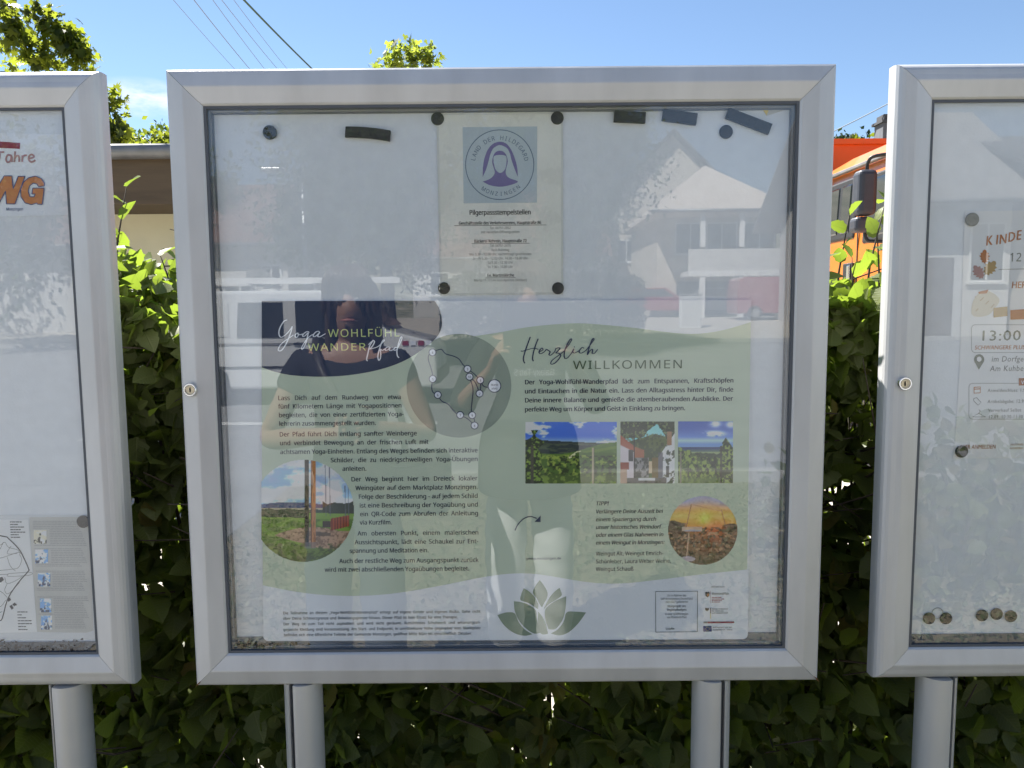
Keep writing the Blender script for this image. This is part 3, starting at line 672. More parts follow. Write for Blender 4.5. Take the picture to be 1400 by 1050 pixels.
for xx in (948, 992, 1045): window_part(bh, (vx(xx, 0, V0 + 1.6).x, yb - 1.58, (zb + ze) / 2 + .3), (1.5, 1.5), 'y', 1)
house('dark_roofed_house', 'taller grey house with slate roof rising behind the balcony house', xl - 2.0, xr + 2.5, yb - 13, 9, 7.0, 12.2, MT['render_cream'], MT['tile_dark'], True, .6, [(xm_ - 2.5, 5, 1.2, 1.4), (xm_ + 2.5, 5, 1.2, 1.4)])
# pale houses glimpsed beneath the big trees
house('pale_house', 'long pale house seen beneath the crowns of the two big trees', -5.5, 5.2, -41, 8, 4.6, 8.4, MT['render_white'], MT['tile_red'], False, .4, [(-4 + i * 2.1, 2.9, 1.1, 1.3) for i in range(5)], (.8, 1.0, 2.05))
# white house reflected in the right-hand case
V1 = 25
wx0, wx1 = vx(1262, 0, V1).x, vx(1386, 0, V1).x; y1_ = 2 * GLASS_Y - V1
house('white_house', 'white rendered house with tall window and garage mirrored in the right case', wx0 - 1.5, wx1 + .3, y1_, 8, vx(1300, 252, V1).z, vx(1300, 150, V1 + 3).z, MT['render_white'], mat('grey_roof_tile', (.22, .21, .20), .8, 0, .2, 4., .4, 30.), False, .9,
      [(vx(1366, 0, V1).x, vx(1366, 345, V1).z, 1.15, 1.9)], (vx(1292, 0, V1).x, 1.25, 2.6))
house('corner_house', 'cream corner house standing right of the white house', wx1 + .9, wx1 + 9, y1_ + 1.2, 8, 5.4, 7.2, MT['render_cream'], MT['tile_dark'], False, .5, [(wx1 + 3, 2.6, 1.1, 1.5), (wx1 + 6, 2.6, 1.1, 1.5)])

def street_lamp(x, y, hgt_, label, arm):
    z0 = float(hgt(x, y)); t = thing('street_lamp', label, 'street lamp', (x, y, z0))
    MB().tube([(x, y, z0), (x, y, z0 + hgt_)], [.07, .045], 10).build('pole', MT['galv'], t, True)
    MB().tube(cat_rom([(x, y, z0 + hgt_ - .35), (x + arm * .4, y, z0 + hgt_ - .22), (x + arm, y, z0 + hgt_ - .12)], 4), .03, 8).build('arm', MT['galv'], t, True)
    h = MB(); h.box((x + arm * 1.22, y, z0 + hgt_ - .12), (.6, .22, .1)); ho = h.build('lamp_head', MT['rim'], t, bevel=.03)
    h = MB(); h.box((x + arm * 1.22, y, z0 + hgt_ - .18), (.42, .16, .03)); h.build('lamp_cover', MT['headlamp'], ho)
p_ = vx(413, 225, 19); street_lamp(p_.x, p_.y, p_.z - float(hgt(p_.x, p_.y)), 'slim grey street lamp standing in front of the left big tree', -.55)

# trees across the road
gq = 'large trees across the road'
tree('chestnut_tree', 'large dark leafy tree behind the white van with the street lamp before it', (-3.1, -17.4, .1), 0, (-3.1, -17.4, 5.0), (2.9, 2.6, 3.3), 34000, .135, MT['tree_leaf_b'], 21, 'diamond', 26, .2, gq, .42, 130)
tree('chestnut_tree', 'large dark leafy tree beside the balcony house', (1.1, -18.6, .1), 0, (1.1, -18.6, 5.1), (2.35, 2.4, 3.3), 30000, .135, MT['tree_leaf_b'], 22, 'diamond', 26, .2, gq, .42, 120)
p_ = vx(330, 195, 44); tree('spruce_tree', 'pointed conifer rising above the red roofed house', (p_.x, p_.y, .9), 0, (p_.x, p_.y, 5.2), (1.9, 1.9, p_.z - 6.4), 3500, .35, MT['conifer_leaf'], 23, 'diamond', 14, .2, None, .3, 60)
for i, (xx, V_, r_) in enumerate(((-17, 24, 3.2), (-22, 30, 3.6), (-13.2, 33, 2.6))):
    tree('linden_tree', ['tall linden tree mirrored at the left edge of the left case', 'broad linden tree farthest left across the road', 'smaller linden tree left of the red roofed house'][i], (xx, 2 * GLASS_Y - V_, .5), 0, (xx, 2 * GLASS_Y - V_, 4.6), (r_, r_, 3.2), 4500, .28, MT['tree_leaf_b'], 60 + i, 'diamond', 16, .2, 'linden trees across the road', .5, 70)
def leafy(name, label, cat, n, lo, hi, size, kind, m, tintlo=0.2, group=None):
    t = thing(name, label, cat, ((lo[0] + hi[0]) / 2, (lo[1] + hi[1]) / 2, float(hgt((lo[0] + hi[0]) / 2, lo[1]))), 0, group)
    P = nr.uniform(lo, hi, (n, 3)); cx = (P - (np.array(lo) + hi) / 2) / ((np.array(hi) - lo) / 2)
    P = P[(np.abs(cx) ** 4).sum(1) < 1.35]; P[:, 2] += .08 * np.sin(P[:, 0] * 3.1) + .05 * np.sin(P[:, 0] * 8.3)
    scatter_leaves('foliage', P, kind, size, m, t, np.clip(tintlo + nr.random(len(P)) * .8, 0, 1), .2)
    mb = MB(); R = random.Random(len(label))
    for k in range(14):
        x = R.uniform(lo[0] * .8 + hi[0] * .2, hi[0] * .8 + lo[0] * .2); y = (lo[1] + hi[1]) / 2; z0 = float(hgt(x, y)); mb.tube([(x, y, z0), (x + .05, y, (z0 + hi[2]) / 2), (x + R.uniform(-.2, .2), y + R.uniform(-.1, .1), hi[2] - .15)], [.02, .014, .005], 5)
    mb.build('stems', MT['twig'], t); return t
p_ = vx(600, 392, 25); q_ = vx(885, 372, 25); leafy('garden_hedge', 'clipped garden hedge on the far side of the road beneath the trees', 'hedge', 24000, (p_.x, p_.y - .8, .5), (q_.x, p_.y, q_.z), .095, 'diamond', MT['tree_leaf_b'])
leafy('laurel_bush', 'low broad leaved laurel bush growing in the bed before the right case', 'bush', 1500, (1.45, -2.1, .02), (3.5, -.9, .80), .085, 'ovate', MT['hedge_leaf'], .5)
leafy('low_shrub', 'small low shrub at the outer end of the planting bed', 'bush', 700, (4.2, -2.6, .02), (5.4, -1.5, .65), .08, 'ovate', MT['hedge_leaf'], .4)

# leaf litter and creeping plants on the bed
n_ = 26000; P = np.stack([nr.uniform(-1.8, 4.5, n_), -3.7 + 4.4 * nr.random(n_), nr.uniform(.014, .06, n_)], 1)
cov = scatter_leaves('ground_cover', P, 'diamond', .034, MT['cover_leaf'], None, np.clip(nr.random(n_) ** 2.2, 0, 1), -.1, None, .7)
tag(cov, 'low ground cover plants and dry leaves on the planting bed', 'ground cover', kind='stuff')

# white van with ladder
def van():
    xr_, yn = -5.55, 2 * GLASS_Y - 12
    t = thing('white_van', 'white delivery van with ladder rack and green lettering parked across the road', 'van', (xr_ + 2.2, yn - .9, 0), 0)
    pr = [(0, .32), (0, 1.15), (.06, 1.72), (.16, 1.80), (2.75, 1.80), (2.95, 1.76), (3.62, 1.18), (4.25, 1.02), (4.38, .88), (4.40, .40), (4.30, .28), (3.98, .28), (3.96, .40), (3.84, .60), (3.66, .68), (3.46, .66), (3.30, .52), (3.25, .28), (1.16, .28), (1.12, .50), (.96, .66), (.76, .68), (.58, .60), (.48, .40), (.46, .28)]
    MB().prism([(xr_ + p, q) for p, q in pr], yn, yn - 1.78, 'y').build('body', MT['van_white'], t, bevel=.05, seg=3)
    def pane(name, poly, m=MT['window'], y=yn + .012, par=t):
        return MB().prism([(xr_ + p, q) for p, q in poly], y - .012, y, 'y').build(name, m, par)
    pane('window', [(1.30, 1.08), (2.02, 1.08), (2.02, 1.62), (1.34, 1.62)]); pane('window', [(.24, 1.10), (1.18, 1.10), (1.18, 1.62), (.28, 1.62)], MT['van_white'])
    d = pane('door', [(2.14, .34), (3.14, .34), (3.22, .75), (3.50, 1.05), (3.44, 1.12), (2.86, 1.72), (2.14, 1.72)], MT['van_white'], yn + .008)
    MB().prism([(xr_ + p, q) for p, q in [(2.22, 1.08), (3.36, 1.08), (2.86, 1.64), (2.22, 1.64)]], yn + .008, yn + .018, 'y').build('window', MT['window'], d)
    MB().box((xr_ + 2.26, yn + .02, .98), (.16, .03, .04)).build('handle', MT['plastic'], d)
    for zz in (.98, .62): MB().box((xr_ + 1.6, yn + .006, zz), (3.0, .016, .03)).build('side_strip', MT['plastic'] if zz < .8 else MT['rim'], t)
    MB().add([(xr_ + 3.0, yn - .12, 1.74), (xr_ + 3.60, yn - .1, 1.22), (xr_ + 3.60, yn - 1.68, 1.22), (xr_ + 3.0, yn - 1.66, 1.74)], [(0, 1, 2, 3)]).build('windscreen', MT['window'], t).location = (.018, 0, .018)
    for i in range(4):
        MB().prism([(xr_ + 3.86 + i * .12, 1.0), (xr_ + 3.95 + i * .12, 1.0), (xr_ + 3.95 + i * .12, 1.07), (xr_ + 3.86 + i * .12, 1.07)], yn + .002, yn + .010, 'y').build('warning_stripe', MT['red_ink'] if i % 2 == 0 else MT['white_ink'], t).location = (0, .004, -.06)
    for px_ in (.77, 3.63):
        for yy in (yn - .10, yn - 1.68):
            wo = MB().lathe([(.19, -.09), (.30, -.09), (.325, -.06), (.325, .06), (.30, .09), (.19, .09)], (xr_ + px_, yy, .325), 'y', 28).build('wheel', MT['rubber'], t, 'auto')
            MB().lathe([(.19, -.085), (.16, -.02), (.05, -.03), (.05, .03), (.16, .02), (.19, .085)], (xr_ + px_, yy, .325), 'y', 24).build('rim', MT['rim'], wo, 'auto')
    MB().box((xr_ + 4.34, yn - .24, .74), (.12, .32, .18)).build('headlight', MT['headlamp'], t, bevel=.03)
    MB().box((xr_ + 4.34, yn - 1.54, .74), (.12, .32, .18)).build('headlight', MT['headlamp'], t, bevel=.03)
    MB().box((xr_ + 4.36, yn - .89, .45), (.16, 1.74, .22)).build('bumper', MT['plastic'], t, bevel=.04)
    MB().box((xr_ + 3.12, yn + .11, 1.13), (.10, .20, .16)).build('wing_mirror', MT['plastic'], t, bevel=.03)
    MB().lathe([(.07, 0), (.07, .012)], (xr_ + .52, yn + .002, 1.52), 'y', 20).build('logo', MT['green_sticker'], t)
    MB().lathe([(.05, 0), (.05, .012)], (xr_ + .52, yn + .002, 1.27), 'y', 20).build('logo', MT['yellow_sticker'], t)
    for xx in (.5, 1.5, 2.5):
        r = MB(); r.box((xr_ + xx, yn - .89, 1.90), (.05, 1.6, .04)); r.box((xr_ + xx, yn - .2, 1.845), (.05, .05, .09)); r.box((xr_ + xx, yn - 1.58, 1.845), (.05, .05, .09)); r.build('roof_bar', MT['galv'], t)
    return xr_, yn, t
VX, VY, VT = van()
lad = thing('aluminium_ladder', 'long aluminium ladder lying on the roof bars of the white van', 'ladder', (VX + 1.9, VY - .5, 1.93))
for yy in (-.30, -.64): MB().box((VX + 1.95, VY + yy, 1.965), (3.6, .03, .09)).build('side_rail', MT['white_trim'], lad)
r = MB()
for k in range(12): r.tube([(VX + .3 + k * .29, VY - .315, 1.965), (VX + .3 + k * .29, VY - .625, 1.965)], .016, 6)
r.build('rungs', MT['galv'], lad)

def car(name, label, x, y, m, length=4.2, hh=1.45, group=None, boxy=False):
    z = float(hgt(x, y)); t = thing(name, label, 'car' if not boxy else 'van', (x, y, z), 0, group)
    if boxy: pr = [(0, .3), (0, 1.2), (.1, 1.75), (.3, 1.85), (2.8, 1.85), (3.5, 1.2), (4.1, 1.05), (4.2, .8), (4.2, .3)]
    else: pr = [(0, .35), (.02, .85), (.5, .98), (1.0, 1.40), (2.5, 1.42), (3.2, .98), (4.05, .82), (4.2, .6), (4.2, .3)]
    x0 = x - length / 2; MB().prism([(x0 + p * length / 4.2, z + q * hh / 1.45) for p, q in pr] if not boxy else [(x0 + p, z + q) for p, q in pr], y, y - 1.7, 'y').build('body', m, t, bevel=.06, seg=3)
    wz = [(1.05, 1.0), (1.25, 1.34), (2.4, 1.35), (2.95, 1.0)] if not boxy else [(1.9, 1.15), (1.9, 1.68), (2.75, 1.68), (3.3, 1.15)]
    MB().prism([(x0 + p * (length / 4.2 if not boxy else 1), z + q * (hh / 1.45 if not boxy else 1)) for p, q in wz], y - .004, y + .012, 'y').build('window', MT['window'], t)
    for p in (.75, 3.4):
        wo = MB().lathe([(.18, -.09), (.30, -.09), (.32, -.05), (.32, .05), (.30, .09), (.18, .09)], (x0 + p, y - .06, z + .32), 'y', 24).build('wheel', MT['rubber'], t, 'auto')
        MB().lathe([(.19, -.08), (.05, -.03), (.05, .03), (.19, .10)], (x0 + p, y - .06, z + .32), 'y', 20).build('rim', MT['rim'], wo, 'auto')
    MB().box((x0 + length - .05, y - .25, z + .68), (.1, .3, .15)).build('headlight', MT['headlamp'], t, bevel=.03)
    return t
p_ = vx(1075, 440, 33); car('red_van', 'boxy red van parked in front of the balcony house', p_.x, p_.y, MT['red_paint'], 4.2, 1.9, None, True)
p_ = vx(900, 425, 37); car('red_car', 'small red car partly hidden behind the pale utility cabinet', p_.x, p_.y, MT['red_paint'], 3.8)
p_ = vx(1008, 430, 34.5); car('silver_car', 'silver car parked beneath the balcony between the posts', p_.x, p_.y - 3, MT['rim'], 3.8)
p_ = vx(943, 445, 29.5); uz = float(hgt(p_.x, p_.y)); uc = thing('utility_cabinet', 'pale grey utility cabinet standing by the far kerb', 'utility cabinet', (p_.x, p_.y, uz))
MB().box((p_.x, p_.y, uz + .62), (.78, .35, 1.24)).build('housing', MT['white_trim'], uc, bevel=.02); MB().box((p_.x, p_.y + .18, uz + .64), (.70, .02, 1.08)).build('door', MT['render_white'], uc); MB().box((p_.x, p_.y, uz + 1.27), (.84, .41, .05)).build('lid', MT['galv'], uc)

# ------------------------------------------------------------------ the two people in front of the cases
def skin_mesh(name, J, E, m, parent=None, lev=2, root=None):
    """J name -> (pos, radius); E edges; grown with Skin + Subdivision into one continuous surface"""
    keys = list(J); me = bpy.data.meshes.new(name)
    me.from_pydata([J[k][0] for k in keys], [(keys.index(a), keys.index(b)) for a, b in E], [])
    o = bpy.data.objects.new(name, me); COL.objects.link(o)
    sk = o.modifiers.new('skin', 'SKIN'); sk.use_smooth_shade = True; sk.branch_smoothing = .3
    lay = me.skin_vertices[0].data
    for i, k in enumerate(keys):
        r = J[k][1]; lay[i].radius = r if hasattr(r, '__len__') else (r, r)
        lay[i].use_root = (k == (root or keys[0]))
    ss = o.modifiers.new('sub', 'SUBSURF'); ss.levels = lev; ss.render_levels = lev
    dg = bpy.context.evaluated_depsgraph_get(); me2 = bpy.data.meshes.new_from_object(o.evaluated_get(dg)); me2.name = name
    bpy.data.objects.remove(o); bpy.data.meshes.remove(me)
    me2.materials.clear()
    return link(name, me2, m, parent, True)

def hand(J, E, pre, wrist, direction, palm_n, thumb_dir, curl=.5, s=1.):
    """palm and five separate jointed fingers growing from the wrist joint"""
    d = Vector(direction).normalized(); nrm = Vector(palm_n); nrm = (nrm - d * nrm.dot(d)).normalized(); th = Vector(thumb_dir); th = (th - d * th.dot(d) - nrm * th.dot(nrm)).normalized()
    w0 = Vector(J[wrist][0]); k = pre + 'palm'
    J[k] = (tuple(w0 + d * .045 * s), (.026 * s, .017 * s)); E.append((wrist, k))
    for i, (off, ln) in enumerate(((.030, .072), (.011, .080), (-.009, .074), (-.028, .058))):
        b = w0 + d * .085 * s + th * off * s
        J[f'{pre}k{i}'] = (tuple(b), .0105 * s); E.append((k, f'{pre}k{i}')); prev = f'{pre}k{i}'; p = b; a = curl * .55
        for q in range(3):
            v = d * math.cos(a) + nrm * math.sin(a); p = p + v * ln * s * (.45, .32, .25)[q]; J[f'{pre}f{i}{q}'] = (tuple(p), (.0088, .008, .0065)[q] * s); E.append((prev, f'{pre}f{i}{q}')); prev = f'{pre}f{i}{q}'; a += curl * .8
    b = w0 + d * .03 * s + th * .034 * s; J[pre + 't0'] = (tuple(b), .0125 * s); E.append((k, pre + 't0'))
    p = b + (d * .6 + th * .7 + nrm * .35).normalized() * .036 * s; J[pre + 't1'] = (tuple(p), .0105 * s); E.append((pre + 't0', pre + 't1'))
    p = p + (d * .85 + th * .25 + nrm * .5).normalized() * .03 * s; J[pre + 't2'] = (tuple(p), .0085 * s); E.append((pre + 't1', pre + 't2'))

def person(label, x, y, H, arms, yaw=0., outfit='tee', hair_len=.34, leg_m=None, top_m=None, lookx=0.):
    """standing figure facing +y; arms = {'L':(elbow, wrist, hand dir, palm normal, thumb dir, curl)} in world coordinates"""
    t = thing('person', label, 'person', (x, y, 0)); k = H / 1.66
    J = {}; E = []
    def j(n, dx, dy, z, r): J[n] = ((x + dx * k, y + dy * k, z * k), r if hasattr(r, '__len__') else r * k)
    j('pelvis', 0, 0, .91, (.145 * k, .105 * k)); j('waist', 0, .01, 1.06, (.118 * k, .092 * k)); j('chest', 0, .0, 1.24, (.142 * k, .105 * k)); j('upper', 0, -.01, 1.345, (.105 * k, .075 * k))
    j('neck', 0, -.008, 1.425, .043); j('jaw', lookx * .3, .034, 1.478, (.055 * k, .060 * k)); j('skull', lookx * .3, .012, 1.555, (.074 * k, .088 * k)); j('crown', lookx * .2, -.002, 1.615, (.060 * k, .072 * k))
    E += [('pelvis', 'waist'), ('waist', 'chest'), ('chest', 'upper'), ('upper', 'neck'), ('neck', 'jaw'), ('jaw', 'skull'), ('skull', 'crown')]
    for s, sg in (('L', -1), ('R', 1)):
        j('hip' + s, sg * .092, 0, .84, .088); j('knee' + s, sg * .098, .02, .47, .056); j('calf' + s, sg * .10, -.005, .33, .054); j('ankle' + s, sg * .10, -.03, .085, .036); j('ball' + s, sg * .115, .09, .045, (.033 * k, .022 * k)); j('toe' + s, sg * .12, .14, .035, (.028 * k, .017 * k))
        E += [('pelvis', 'hip' + s), ('hip' + s, 'knee' + s), ('knee' + s, 'calf' + s), ('calf' + s, 'ankle' + s), ('ankle' + s, 'ball' + s), ('ball' + s, 'toe' + s)]
        j('sh' + s, sg * .165, -.01, 1.345, .056)
        el, wr, hd, pn, th, cu = arms[s]
        J['el' + s] = (tuple(el), .040 * k); J['wr' + s] = (tuple(wr), (.028 * k, .022 * k))
        fm = Vector(el).lerp(Vector(wr), .3); J['fa' + s] = (tuple(fm), .040 * k)
        um = Vector(J['sh' + s][0]).lerp(Vector(el), .45); J['ua' + s] = (tuple(um), .047 * k)
        E += [('upper', 'sh' + s), ('sh' + s, 'ua' + s), ('ua' + s, 'el' + s), ('el' + s, 'fa' + s), ('fa' + s, 'wr' + s)]
        hand(J, E, 'h' + s, 'wr' + s, hd, pn, th, cu, k)
    body = skin_mesh('body', J, E, MT['skin'], t, 2, 'pelvis')
    # nose, brow and chin pushed out of the head surface
    hx, hy, hz = J['skull'][0]; me = body.data
    for v in me.vertices:
        c = v.co; P = Vector(world_of(body) @ c)
        if P.y > hy + .04 and abs(P.z - hz) < .13 and abs(P.x - hx) < .09:
            dx, dz = P.x - hx, P.z - (hz - .03)
            c.y += .024 * math.exp(-(dx / .012) ** 2 - (dz / .020) ** 2) + .008 * math.exp(-(dx / .02) ** 2 - ((dz + .075) / .014) ** 2) - .010 * math.exp(-((abs(dx) - .032) / .014) ** 2 - ((dz - .035) / .012) ** 2)
    for sg in (-1, 1):
        e = MB().lathe([(.002, -.011), (.009, -.007), (.0115, 0), (.009, .007), (.002, .011)], (hx + sg * .031 * k, hy + .066 * k, hz + .002), 'y', 14).build('eye', MT['eye'], t, True)
        MB().lathe([(.0055, 0), (.0055, .0018)], (hx + sg * .031 * k, hy + .0764 * k, hz + .002), 'y', 12).build('iris', MT['iris'], e)
        MB().lathe([(.006, -.012), (.016, -.008), (.019, 0), (.014, .006), (.006, .008)], (hx + sg * .074 * k, hy + .0, hz - .01), 'x', 12).build('ear', MT['skin'], t, True)
        b_ = MB(); b_.tube(cat_rom([(hx + sg * .016, hy + .088 * k, hz + .022), (hx + sg * .032, hy + .087 * k, hz + .027), (hx + sg * .048, hy + .074 * k, hz + .021)], 4), .0035, 6); b_.build('eyebrow', MT['hair'], t, True)
    m_ = MB(); m_.tube(cat_rom([(hx - .024, hy + .076 * k, hz - .064), (hx, hy + .086 * k, hz - .062), (hx + .024, hy + .076 * k, hz - .064)], 4), [.003, .0045, .005, .0055, .006, .0055, .005, .0045, .003], 8); m_.build('mouth', MT['lip'], t, True)
    # hair: cap over the skull and a fall of strands behind and beside the neck
    hb = MB(); N = 22; rows = 15
    for i in range(rows):
        f = i / (rows - 1); zz = hz + .112 * k - f * hair_len
        for q in range(N):
            a = math.radians(52 + q * (360 - 104) / (N - 1)) + math.pi / 2     # open at the face
            up = min(1, i / 3.2); r0 = (.030 + .066 * math.sin(up * math.pi / 2)) * k * (1 + .09 * math.sin(q * 2.7 + i * .35)) + (.02 * max(0, f - .5))
            hb.v.append((hx + math.cos(a) * r0 * 1.02, hy - .012 + math.sin(a) * r0 * 1.12 - .02 * f, zz))
    for i in range(rows - 1):
        for q in range(N - 1): hb.f.append((i * N + q, i * N + q + 1, (i + 1) * N + q + 1, (i + 1) * N + q))
    hb.f.append(tuple(range(N))[::-1])
    ho = hb.build('hair', MT['hair'], t, True); sm = ho.modifiers.new('thick', 'SOLIDIFY'); sm.thickness = .016; sm.offset = 1; sb = ho.modifiers.new('sub', 'SUBSURF'); sb.levels = 1; sb.render_levels = 1
    ff = MB()                                                       # fringe sweeping from the crown to the temples
    for q in range(9):
        u = (q - 4) / 4; ff.tube(cat_rom([(hx + u * .03, hy + .02, hz + .118 * k), (hx + u * .062, hy + .082 * k, hz + .088 * k), (hx + u * .082 * k, hy + .062 * k, hz + .03), (hx + u * .092 * k, hy + .045, hz - .05)], 4), [.014] * 8 + [.010] * 4 + [.006], 6)
    ff.build('fringe', MT['hair'], ho, True)
    def sub(names, pad):
        return {n: (J[n][0], tuple(r + pad for r in J[n][1]) if hasattr(J[n][1], '__len__') else J[n][1] + pad) for n in names}
    pant = sub(['pelvis', 'hipL', 'kneeL', 'calfL', 'ankleL', 'hipR', 'kneeR', 'calfR', 'ankleR'], .021)
    for s in 'LR':
        p, r = pant['calf' + s]; pant['calf' + s] = (p, r + .012); p, r = pant['ankle' + s]; pant['ankle' + s] = ((p[0], p[1] + .01, p[2] + .02), r + .022); p, r = pant['knee' + s]; pant['knee' + s] = (p, r + .008)
    pant['belt'] = ((x, y + .004, .975 * k), (.118 * k, .092 * k))
    tr = skin_mesh('trousers', pant, [('belt', 'pelvis'), ('pelvis', 'hipL'), ('hipL', 'kneeL'), ('kneeL', 'calfL'), ('calfL', 'ankleL'), ('pelvis', 'hipR'), ('hipR', 'kneeR'), ('kneeR', 'calfR'), ('calfR', 'ankleR')], leg_m, t, 2, 'pelvis')
    for v in tr.data.vertices:                                       # cloth creases
        P = v.co; v.co.x += .004 * math.sin(P.z * 55 + P.x * 30) ; v.co.y += .005 * math.sin(P.z * 47 + P.y * 25 + P.x * 18)
    tp = sub(['pelvis', 'waist', 'chest', 'upper', 'shL', 'uaL', 'shR', 'uaR'], .014)
    ed = [('pelvis', 'waist'), ('waist', 'chest'), ('chest', 'upper'), ('upper', 'shL'), ('shL', 'uaL'), ('upper', 'shR'), ('shR', 'uaR')]
    if outfit == 'long':
        tp.update(sub(['elL', 'faL', 'elR', 'faR'], .016)); ed += [('uaL', 'elL'), ('elL', 'faL'), ('uaR', 'elR'), ('elR', 'faR')]
    p, r = tp['pelvis']; tp['pelvis'] = ((p[0], p[1], p[2] - .045), (r[0] + .040, r[1] + .040)) if outfit == 'tee' else (p, r)
    skin_mesh('top', tp, ed, top_m, t, 2)
    if outfit == 'long':                                             # open cardigan hanging to the thigh, thick cloth
        cb = MB(); N = 18
        for i in range(9):
            f = i / 8; zz = 1.17 * k - f * .40
            for q in range(N):
                a = 2 * math.pi * q / (N - 1); g_ = min(1, f * 2.2); rx, ry = (.112 + .070 * g_ + .018 * f) * k, (.078 + .092 * g_ + .014 * f) * k
                cb.v.append((x + math.cos(a) * rx * (1 + .03 * f * math.sin(q * 2.3)), y + math.sin(a) * ry * (1 + .04 * f * math.sin(q * 3.1)), zz))
        for i in range(8):
            for q in range(N - 1): cb.f.append((i * N + q, i * N + q + 1, (i + 1) * N + q + 1, (i + 1) * N + q))
        co = cb.build('tunic_skirt', top_m, t, True); sm = co.modifiers.new('thick', 'SOLIDIFY'); sm.thickness = .012; sb = co.modifiers.new('sub', 'SUBSURF'); sb.levels = 1; sb.render_levels = 1
    for s in 'LR':
        ax, ay, az = J['ankle' + s][0]
        sh = skin_mesh('shoe', {'a': ((ax, ay - .035, .045), (.050, .046)), 'b': ((ax, ay + .02, .058), (.052, .058)), 'c': ((ax + (.01 if s == 'R' else -.01), ay + .10, .042), (.056, .046)), 'd': ((ax + (.014 if s == 'R' else -.014), ay + .165, .036), (.050, .036))}, [('a', 'b'), ('b', 'c'), ('c', 'd')], MT['shoe'], t, 2)
    return t, J
# woman in black, phone held before the chest
A, JA = person('woman with long brown hair in black T-shirt holding a phone before the board', -.56, -.03, 1.63,
    {'L': ((-.845, .02, 1.055), (-.585, .20, 1.10), (1, .35, .12), (0, 1, .2), (.1, .2, 1), .7), 'R': ((-.285, .0, 1.06), (-.42, .19, 1.12), (-.9, .4, .1), (0, 1, .1), (0, .2, 1), .7)}, outfit='tee', hair_len=.42, leg_m=MT['grey_denim'], top_m=MT['black_cloth'], lookx=.05)
ph = thing('mobile_phone', 'dark mobile phone held in the hands of the woman in black', 'phone', (-.50, .255, 1.125))
MB().box((-.505, .262, 1.155), (.076, .009, .155)).build('casing', MT['tablet'], ph, bevel=.006, seg=3); MB().box((-.487, .2675, 1.205), (.022, .004, .035)).build('camera_bump', MT['plastic'], ph, bevel=.002)
bag = thing('shoulder_bag', 'dark leather shoulder bag with wide strap worn by the woman in black', 'bag', (-.33, -.18, .80))
MB().box((-.36, -.19, .86), (.26, .12, .24)).build('bag_body', MT['leather'], bag, bevel=.04, seg=3)
MB().tube(cat_rom([(-.40, -.20, .97), (-.42, -.145, 1.15), (-.55, -.14, 1.28), (-.67, -.10, 1.385), (-.675, -.02, 1.385), (-.62, .10, 1.28), (-.50, .125, 1.10), (-.41, .08, .99), (-.34, -.12, .95)], 6), .014, 8).build('strap', MT['leather'], bag, True)
# photographer with the tablet
B, JB = person('photographer in dark cardigan and white trousers holding up a tablet', .065, -.42, 1.66,
    {'L': ((-.20, -.30, 1.12), (-.070, -.095, 1.285), (.25, .55, .8), (1, .1, -.1), (.1, -.4, .9), .9), 'R': ((.335, -.30, 1.12), (.225, -.095, 1.285), (-.25, .55, .8), (-1, .1, -.1), (-.1, -.4, .9), .9)}, outfit='long', hair_len=.24, leg_m=MT['white_denim'], top_m=MT['dark_knit'], lookx=.0)
tb = thing('tablet_computer', 'large dark tablet held upright with its lettered back towards the glass', 'tablet', (.078, -.022, 1.19))
MB().box((.078, -.022, 1.355), (.215, .012, .33)).build('casing', MT['tablet'], tb, bevel=.005, seg=3)
MB().lathe([(.0085, 0), (.0085, .006), (.0065, .008)], (0, -.0165, 1.5), 'y', 20).build('camera_ring', MT['plastic'], tb)

# ------------------------------------------------------------------ lettering and printing
FONT = None
try:
    fp = os.path.join(bpy.utils.resource_path('LOCAL'), 'datafiles', 'fonts', 'NotoSansHebrew-Regular.woff2')   # ships with Blender
    if os.path.exists(fp): FONT = bpy.data.fonts.load(fp)
except Exception: FONT = None

def text_mesh(body, size, bold=0., shear=0., track=1., space=1., font='sans', res=2):
    c = bpy.data.curves.new('lettering', 'FONT'); c.body = body; c.size = 1.; c.shear = shear
    c.space_character = track; c.space_word = space; c.resolution_u = res; c.fill_mode = 'FRONT'
    if FONT and font == 'sans': c.font = FONT
    o = bpy.data.objects.new('lettering', c); me = bpy.data.meshes.new_from_object(o)
    n = len(me.vertices); co = np.empty(n * 3, np.float32); me.vertices.foreach_get('co', co); co = co.reshape(-1, 3) * size
    fs = [tuple(p.vertices) for p in me.polygons]
    bpy.data.objects.remove(o); bpy.data.curves.remove(c); bpy.data.meshes.remove(me)
    if bold > 0 and n:                                              # heavier weight: the letter printed twice, a hair apart
        a = co + np.array((-bold * size, 0, 0)); b = co + np.array((bold * size, 0, 1.)); co = np.concatenate([a, b]) + np.array((bold * size, 0, 0)); fs = fs + [tuple(i + n for i in f) for f in fs]
    return co, fs

